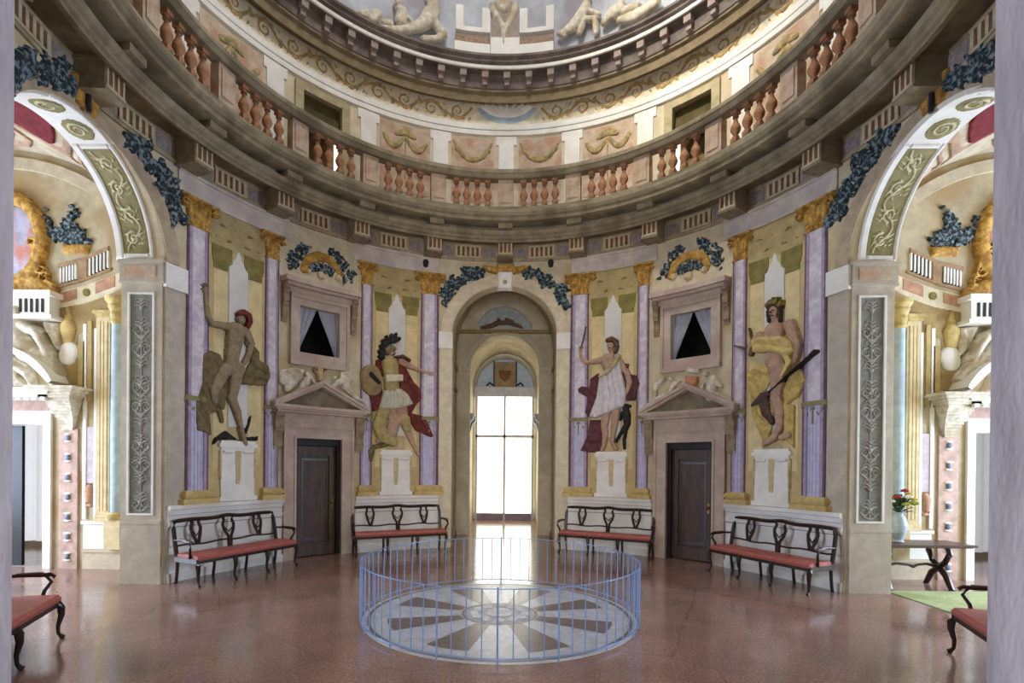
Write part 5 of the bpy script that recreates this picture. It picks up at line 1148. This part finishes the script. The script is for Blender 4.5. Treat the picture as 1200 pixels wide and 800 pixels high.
pr = []
for k in range(12):
    q = rad(30*k); pr.append(('c', [(.33*cos(q), .33*sin(q), .06)], .4, .004)); pr.append(('c', spiral(.33*cos(q+.26), .33*sin(q+.26), .04, 1, 0, 1, .012), .5, .004))
pr.append(('c', [(0, 0, .16)], .25, .004))
relief(pr, lambda u, v, h: np.stack([u, v, .009+h], -1), res=.01).build('boss_carving', mat('boss_carving', (206, 202, 200), .4, .12, 14), md)
rl = empty('railing', (0, 0, 0), 'low circular pale blue iron railing around the floor medallion', 'railing')
rr_ = 1.78
def hoop(z, w_, h_): return MB().lathe([(rr_-w_, z-h_), (rr_-w_, z+h_), (rr_+w_, z+h_), (rr_+w_, z-h_), (rr_-w_, z-h_)], n=144)
hoop(.745, .008, .0045).build('top_rail', M_iron, rl, rec=False); hoop(.06, .008, .006).build('bottom_rail', M_iron, rl, rec=False)
br = po = None
for k in range(72):
    a = rad(5*k+2.5*0)
    if k % 4 == 0:
        if po is None:
            po = MB().tube([(0, 0, 0), (0, 0, .765)], .0095, 8).build('post', M_iron, rl, local=True); c_ = po
        else: c_ = po.copy(); COL.objects.link(c_); c_.parent = rl
    else:
        if br is None: br = MB().tube([(0, 0, .06), (0, 0, .745)], .0068, 6).build('bar', M_iron, rl, local=True); c_ = br
        else: c_ = br.copy(); COL.objects.link(c_); c_.parent = rl
    c_.location = (rr_*sin(a), rr_*cos(a), 0)

# ------------------------------------------------------------------ settees (local frame: x along, -y front, back at y=+.25)
def settee(loc, rz, L, label, nf=4, group='settees around the round hall', D=.27):
    o = empty('settee', (loc[0], loc[1], 0), label, 'settee', group, rz=rz)
    _loc[o.name] = (np.zeros(3), 0)
    h = L/2
    def B(mb, name, m, parent=o): r = mb.build(name, m, parent, local=True); _loc[r.name] = (np.zeros(3), 0); return r
    mb = MB(); n = 24; rows = []
    for i in range(n+1):
        x = -h+.02+(L-.04)*i/n; rows.append([(x, -D+.0, .41), (x, -D-.012, .45), (x, -D+.02, .485), (x, 0, .495), (x, D-.04, .485), (x, D-.02, .41)])
    mb.grid(rows, cv=True); b0 = 0; mb.f.append((0, 1, 2, 3, 4, 5)); mb.f.append(tuple(n*6+k for k in range(6))[::-1]); B(mb, 'seat', M_seat)
    mb = MB(); mb.box(-h, h, -D, -D+.03, .36, .435); mb.box(-h, h, D-.03, D, .36, .435); mb.box(-h, -h+.03, -D+.03, D-.03, .36, .435); mb.box(h-.03, h, -D+.03, D-.03, .36, .435)
    B(mb, 'seat_frame', M_wood)
    for k in range(nf):
        x = -h+.04+(L-.08)*k/(nf-1); q = 0 if 0 < k < nf-1 else (-1 if k == 0 else 1)
        B(MB().tube([(x, -D+.02, .40), (x+q*.02, -D-.005, .34), (x+q*.015, -D-.01, .26), (x, -D+.015, .14), (x, -D+.01, .06), (x+q*.01, -D-.015, .022), (x+q*.015, -D-.04, .012)], [.034, .04, .032, .021, .018, .026, .022], 8), 'leg', M_wood)
        B(MB().tube([(x, D-.03, .40), (x, D-.02, .2), (x, D+.01, .0)], [.026, .024, .024], 8), 'leg', M_wood)
    # back: posts, rails, splats
    n = 40; zt = 1.0
    def top(x):
        t_ = abs(x)/h; return zt+.02*math.exp(-(x/.13)**2)+.005*cos(x*2*pi/(L/3))-(.10*max(0, (t_-.93)/.07)**2)
    yb = lambda z: D-.02+.10*(z-.45)/.55
    pth = [(-h+.03, yb(.45), .45), (-h+.025, yb(.7), .7), (-h+.03, yb(.9), .88)]+[(-h+.06+(L-.12)*i/n, yb(1), top(-h+.06+(L-.12)*i/n)) for i in range(n+1)]+[(h-.03, yb(.9), .88), (h-.025, yb(.7), .7), (h-.03, yb(.45), .45)]
    B(MB().tube(pth, .033, 8), 'back_frame', M_wood)
    B(MB().tube([(-h+.03+(L-.06)*i/20, yb(.6), .60+.012*sin(i*pi/10*3)) for i in range(21)], .016, 6), 'lower_back_rail', M_wood)
    for k, (xc, w_) in enumerate(((-h*.60, .085), (0, .11), (h*.60, .085))):
        mb = MB()
        for sg in (-1, 1):
            mb.tube([(xc+sg*.02, yb(.6), .47 if k == 1 else .60), (xc+sg*.03, yb(.65), .66), (xc+sg*w_*.8, yb(.8), .76), (xc+sg*w_, yb(.9), .86), (xc+sg*w_*.7, yb(1), .95), (xc+sg*w_*.9, yb(1), .99)], [.026, .026, .026, .026, .024, .026], 6)
        mb.tube([(xc-w_*.6, yb(.8), .80), (xc, yb(.8), .73), (xc+w_*.6, yb(.8), .80)], .012, 6)
        B(mb, 'splat', M_wood)
    for sg in (-1, 1):
        x = sg*(h-.01)
        a = B(MB().tube([(x, yb(.7), .70), (x+sg*.02, .1, .71), (x+sg*.035, -.08, .70), (x+sg*.03, -.17, .705), (x+sg*.02, -.21, .685), (x+sg*.02, -.2, .665)], [.018, .02, .024, .022, .018, .012], 8), 'arm', M_wood)
        B(MB().tube([(x+sg*.02, .12, .722), (x+sg*.035, -.10, .718)], [.026, .028], 8, flat=.7), 'arm_pad', M_woodred if nf else M_seat, a)
        B(MB().tube([(x+sg*.03, -.13, .69), (x+sg*.045, -.17, .62), (x+sg*.01, -.12, .53), (x, -.10, .43)], [.018, .018, .02, .022], 8), 'arm_support', M_wood, a)
    return o
def place(c_front_left, c_front_right):
    """feet of the two front end legs -> centre and rotation (front looks to local -y)"""
    a, b = np.array(c_front_left, float), np.array(c_front_right, float); m = (a+b)/2; d = (b-a)/np.linalg.norm(b-a); nrm = np.array([-d[1], d[0]])
    c_ = m+nrm*.26; return (c_[0], c_[1]), math.atan2(d[1], d[0]), float(np.linalg.norm(b-a))+.08
p, rz, L = place((-4.74, 1.22), (-3.95, 3.02)); settee(p, rz, L, 'dark wood settee with rose seat between the left pier and the left-hand door')
for sg, sd in ((-1, 'left'), (1, 'right')):
    q = rad(sg*26.0); rc = 5.40-.22
    settee((rc*sin(q), rc*cos(q)), -q, 2.05, 'dark wood settee with rose seat just %s of the central arch' % sd, 4, D=.21)
p, rz, L = place((3.95, 3.02), (4.74, 1.22)); settee(p, rz, L, 'dark wood settee with rose seat between the right-hand door and the right pier')
p, rz, L = place((-4.10, -2.95), (-4.83, -1.22)); settee(p, rz, L, 'dark wood settee cut off by the left picture edge, in the foreground', 3, 'foreground settees')
p, rz, L = place((4.84, -1.25), (4.10, -2.98)); settee(p, rz, L, 'dark wood settee half hidden by the right foreground pillar', 3, 'foreground settees')

# ------------------------------------------------------------------ table, flowers, rug in the right side room
o = empty('console_table', (6.85, 1.93, 0), 'long narrow table on scrolled lyre legs in the right side room', 'table')
mb = MB(); mb.box(6.16, 7.66, 1.62, 2.26, .70, .735); mb.box(6.2, 7.62, 1.66, 2.22, .68, .70); mb.build('tabletop', mat('table_wood', (92, 62, 54), .35, .2, 8, spec=.5), o)
for x in (7.30, 6.32):
    for sg in (-1, 1):
        MB().tube([(x+sg*.04, 1.94-sg*.02*0+sg*.22, .68), (x+sg*.02, 1.94+sg*.24, .58), (x, 1.94+sg*.12, .42), (x, 1.94, .33), (x, 1.94-sg*.14, .22), (x-sg*.02, 1.94-sg*.24, .08), (x-sg*.03, 1.94-sg*.30, .0)], [.04, .045, .045, .05, .05, .045, .04], 8).build('leg', M_wood, o)
    MB().blob((x, 1.94, .33), .06, 10, 8).build('leg_boss', M_wood, o)
MB().tube([(7.30, 1.94, .33), (7.1, 1.94, .38), (6.95, 1.94, .36), (6.88, 1.94, .33), (6.8, 1.94, .36), (6.6, 1.94, .38), (6.32, 1.94, .33)], [.03, .022, .02, .028, .02, .022, .03], 8).build('stretcher', M_wood, o)
vs = empty('flower_vase', (6.62, 1.93, .735), 'pale blue vase of red and yellow flowers on the side room table', 'vase of flowers')
MB().lathe([(0, .735), (.08, .735), (.09, .75), (.06, .78), (.11, .90), (.13, 1.02), (.10, 1.14), (.06, 1.20), (.08, 1.24)], (6.62, 1.93, 0), 20).build('vase', mat('vase_blue', (176, 196, 210), .3, .12, 8, spec=.5), vs, rec=False)
rnd = random.Random(11); lf = MB()
for k in range(40):
    q = rnd.uniform(0, 2*pi); r_ = rnd.uniform(.03, .2); z = 1.26+rnd.uniform(0, .28); lf.tube([(6.62, 1.93, 1.22), (6.62+r_*cos(q), 1.93+r_*sin(q), z), (6.62+1.3*r_*cos(q), 1.93+1.3*r_*sin(q), z-.02)], [.006, .028, .004], 5, flat=.3)
lf.build('leaves', mat('leaf_green', (50, 84, 44), .6, .3, 12), vs)
def rose(c, r, m, nm):
    mb = MB(); mb.blob(c, r*.55, 8, 6)
    for k in range(9):
        q = 2*pi*k/5+(k > 4)*.6; e = .55 if k > 4 else .85; mb.blob((c[0]+r*e*cos(q)*.7, c[1]+r*e*sin(q)*.7, c[2]+(.1 if k > 4 else -.05)*r), r*.5, 7, 5, (1, 1, .7))
    mb.build(nm, m, vs)
fr = mat('petal_red', (176, 44, 52), .6, .15, 12); fy = mat('petal_yellow', (226, 196, 60), .6, .15, 12); fw = mat('petal_white', (240, 236, 230), .6, .05, 12); fg2 = mat('petal_lime', (170, 180, 70), .6, .15, 12)
for (dx, dy, z, r_, m_, nm) in ((.04, -.08, 1.60, .06, fr, 'red_flower'), (.08, -.1, 1.50, .07, fw, 'white_flower'), (.14, -.05, 1.54, .06, fy, 'yellow_flower'), (.2, -.08, 1.46, .055, fy, 'yellow_flower'), (.16, -.12, 1.40, .08, fg2, 'lime_flower'), (.25, -.02, 1.38, .05, fy, 'yellow_flower'), (-.08, -.08, 1.5, .06, fr, 'red_flower'), (-.12, 0, 1.42, .06, fw, 'white_flower'), (.02, -.14, 1.38, .06, fg2, 'lime_flower')):
    rose((6.62+dx, 1.93+dy, z), r_, m_, nm)
MB().box(6.15, 9.6, -1.35, 1.56, 0, .012).build('rug', mat('rug_green', (178, 190, 128), .95, .12, 14, c3=(150, 160, 98), s3=1.5, bump=.3), None, 'pale green rug on the floor of the right side room', 'rug', loc=(7.8, .1, 0))
